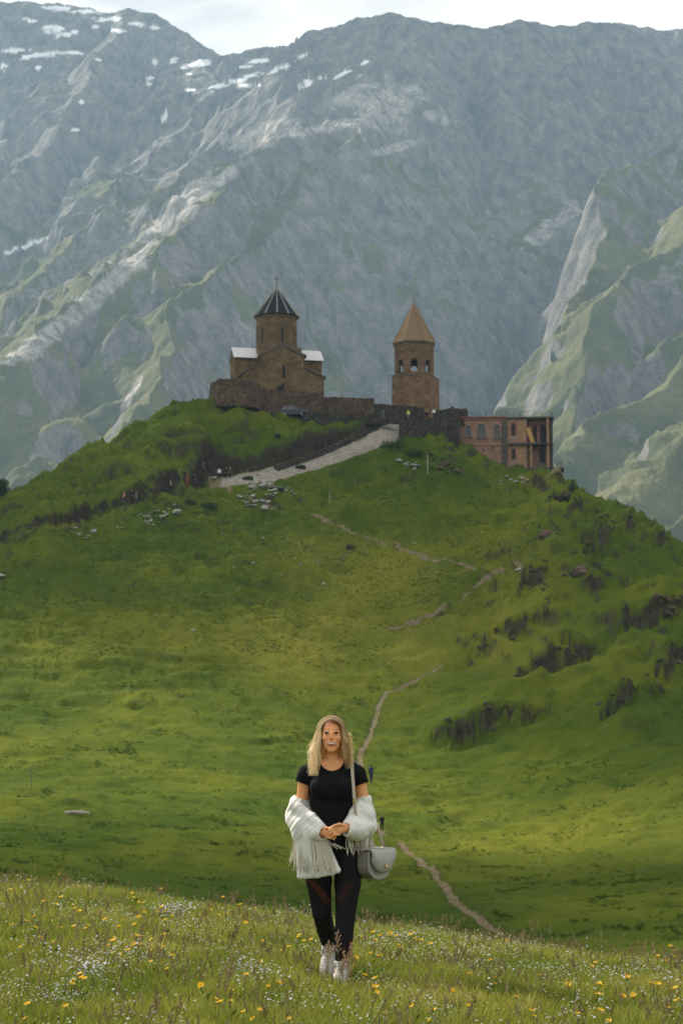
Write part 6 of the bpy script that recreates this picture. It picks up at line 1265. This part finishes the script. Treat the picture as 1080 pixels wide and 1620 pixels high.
for mb in fsrc:
    o = mb.build('yellow_flower', [STEM, YEL, ORG]); fms.append(o.data); COL.objects.unlink(o); bpy.data.objects.remove(o)
CLU = [  # photo column, row of the blossoms, spread x, y, count, where
 (55, 1398, 45, 12, 9, 'at the upper left crest of the meadow'), (215, 1412, 25, 10, 5, 'at the crest of the meadow left of the woman'), (100, 1440, 60, 14, 9, 'in the upper left part of the meadow'), (270, 1445, 55, 12, 9, 'in the meadow halfway between the left edge and the woman'), (380, 1438, 50, 14, 9, 'near the crest behind the woman\'s right leg side'), (160, 1475, 50, 12, 10, 'in the middle of the left meadow'), (230, 1490, 30, 8, 9, 'in a tight clump in the left meadow'), (60, 1475, 50, 14, 6, 'at the left edge of the meadow'), (200, 1505, 80, 12, 8, 'in the lower middle of the left meadow'),
 (440, 1500, 50, 22, 8, 'in the grass left of the woman\'s shoes'), (125, 1552, 70, 14, 5, 'in the lower left grass'), (330, 1560, 90, 22, 8, 'in the lower grass left of the woman'), (60, 1600, 70, 12, 4, 'at the lower left corner of the meadow'), (400, 1600, 80, 10, 5, 'at the bottom edge left of the woman'), (570, 1520, 25, 18, 4, 'beside the woman\'s shoes on the right'), (630, 1492, 60, 12, 14, 'in the long drift right of the woman\'s legs'), (700, 1480, 60, 10, 6, 'along the crest above the white blossoms'),
 (600, 1560, 70, 18, 5, 'in the lower grass right of the woman'), (770, 1550, 60, 18, 6, 'in the grass below the white blossoms'), (930, 1522, 14, 12, 10, 'in the tight yellow clump near the right crest'), (1040, 1505, 40, 10, 5, 'at the right end of the crest'), (960, 1560, 50, 14, 8, 'in the right meadow below the yellow clump'), (1045, 1575, 30, 18, 6, 'at the right edge of the meadow'), (880, 1590, 60, 16, 6, 'in the lower right grass'), (700, 1600, 60, 10, 4, 'at the bottom edge right of the woman')]
rf = random.Random(31)
for cx_, cy_, sx, sy, cnt, where in CLU:
    for _ in range(cnt):
        a, b = cx_ + rf.gauss(0, .55) * sx, cy_ + rf.gauss(0, .6) * sy; h = .18
        Ys = np.arange(8.6, 21.5, .1); rr_ = ray(a, b); gs = terrain0(rr_[0] * Ys, Ys); es = np.abs(EYE + rr_[2] * Ys - gs - h)      # where a blossom at this height over the ground shows at that row
        j = int(np.argmin(es)); e, xw, Yt, g = es[j], rr_[0] * Ys[j], Ys[j], gs[j]
        if e > .25 or (abs(xw - WB0.x) < .14 and abs(Yt - WB0.y) < .3): continue
        o = bpy.data.objects.new('yellow_flower', rf.choice(fms)); link(o); o.location = (xw, Yt, g); o.rotation_euler.z = rf.uniform(-1, 1); k = rf.uniform(.8, 1.2); o.scale = (k,) * 3
        tag(o, 'yellow buttercup ' + where, 'flower', 'yellow flowers ' + where)
# seeding grass stalks in front of the woman's legs
def stalk(px0, rowtop, Yt, seed, label):
    r = random.Random(seed); x = ray(px0, rowtop)[0] * Yt; z0 = tz(x, Yt); h = EYE + ray(px0, rowtop)[2] * Yt - z0; mb = MB(); lx = r.uniform(-.03, .03)
    mb.tube([(-lx, 0, 0), (-lx * .4, 0, h * .5), (0, 0, h)], [.0022, .0018, .0012], 5)
    for j in range(26):
        u = j / 26; p = Vector((0 + r.uniform(-.004, .004), 0, h * (1 - .36 * (1 - u)))); d = Vector((r.uniform(-1, 1), r.uniform(-1, 1), .9)).normalized() * r.uniform(.020, .042) * (1.1 - .6 * u); mb.tube([p, p + d * .5, p + d * .8, p + d], [.0008, .0012, .0042, .001], 4, mi=1)
    o = mb.build('grass_stalk', [STEM, SEED], loc=(x, Yt, z0)); tag(o, label, 'grass stalk')
SEED = plain('seed_head', (.40, .25, .165), .8, .1, .2, 30)
for i, (a, b, Yt, lb) in enumerate([(534, 1473, 11.75, 'tallest seeding grass stalk in front of the woman\'s shin'), (556, 1492, 11.65, 'seeding grass stalk at the outer side of the woman\'s left calf'), (545, 1506, 11.6, 'feathery grass stalk over the woman\'s left ankle'), (551, 1518, 11.55, 'low seeding grass stalk above the front shoe'), (538, 1522, 11.5, 'short seeding grass stalk between the two shoes'), (519, 1490, 11.7, 'seeding grass stalk before the rear shoe\'s ankle')]): stalk(a, b, Yt, 60 + i, lb)
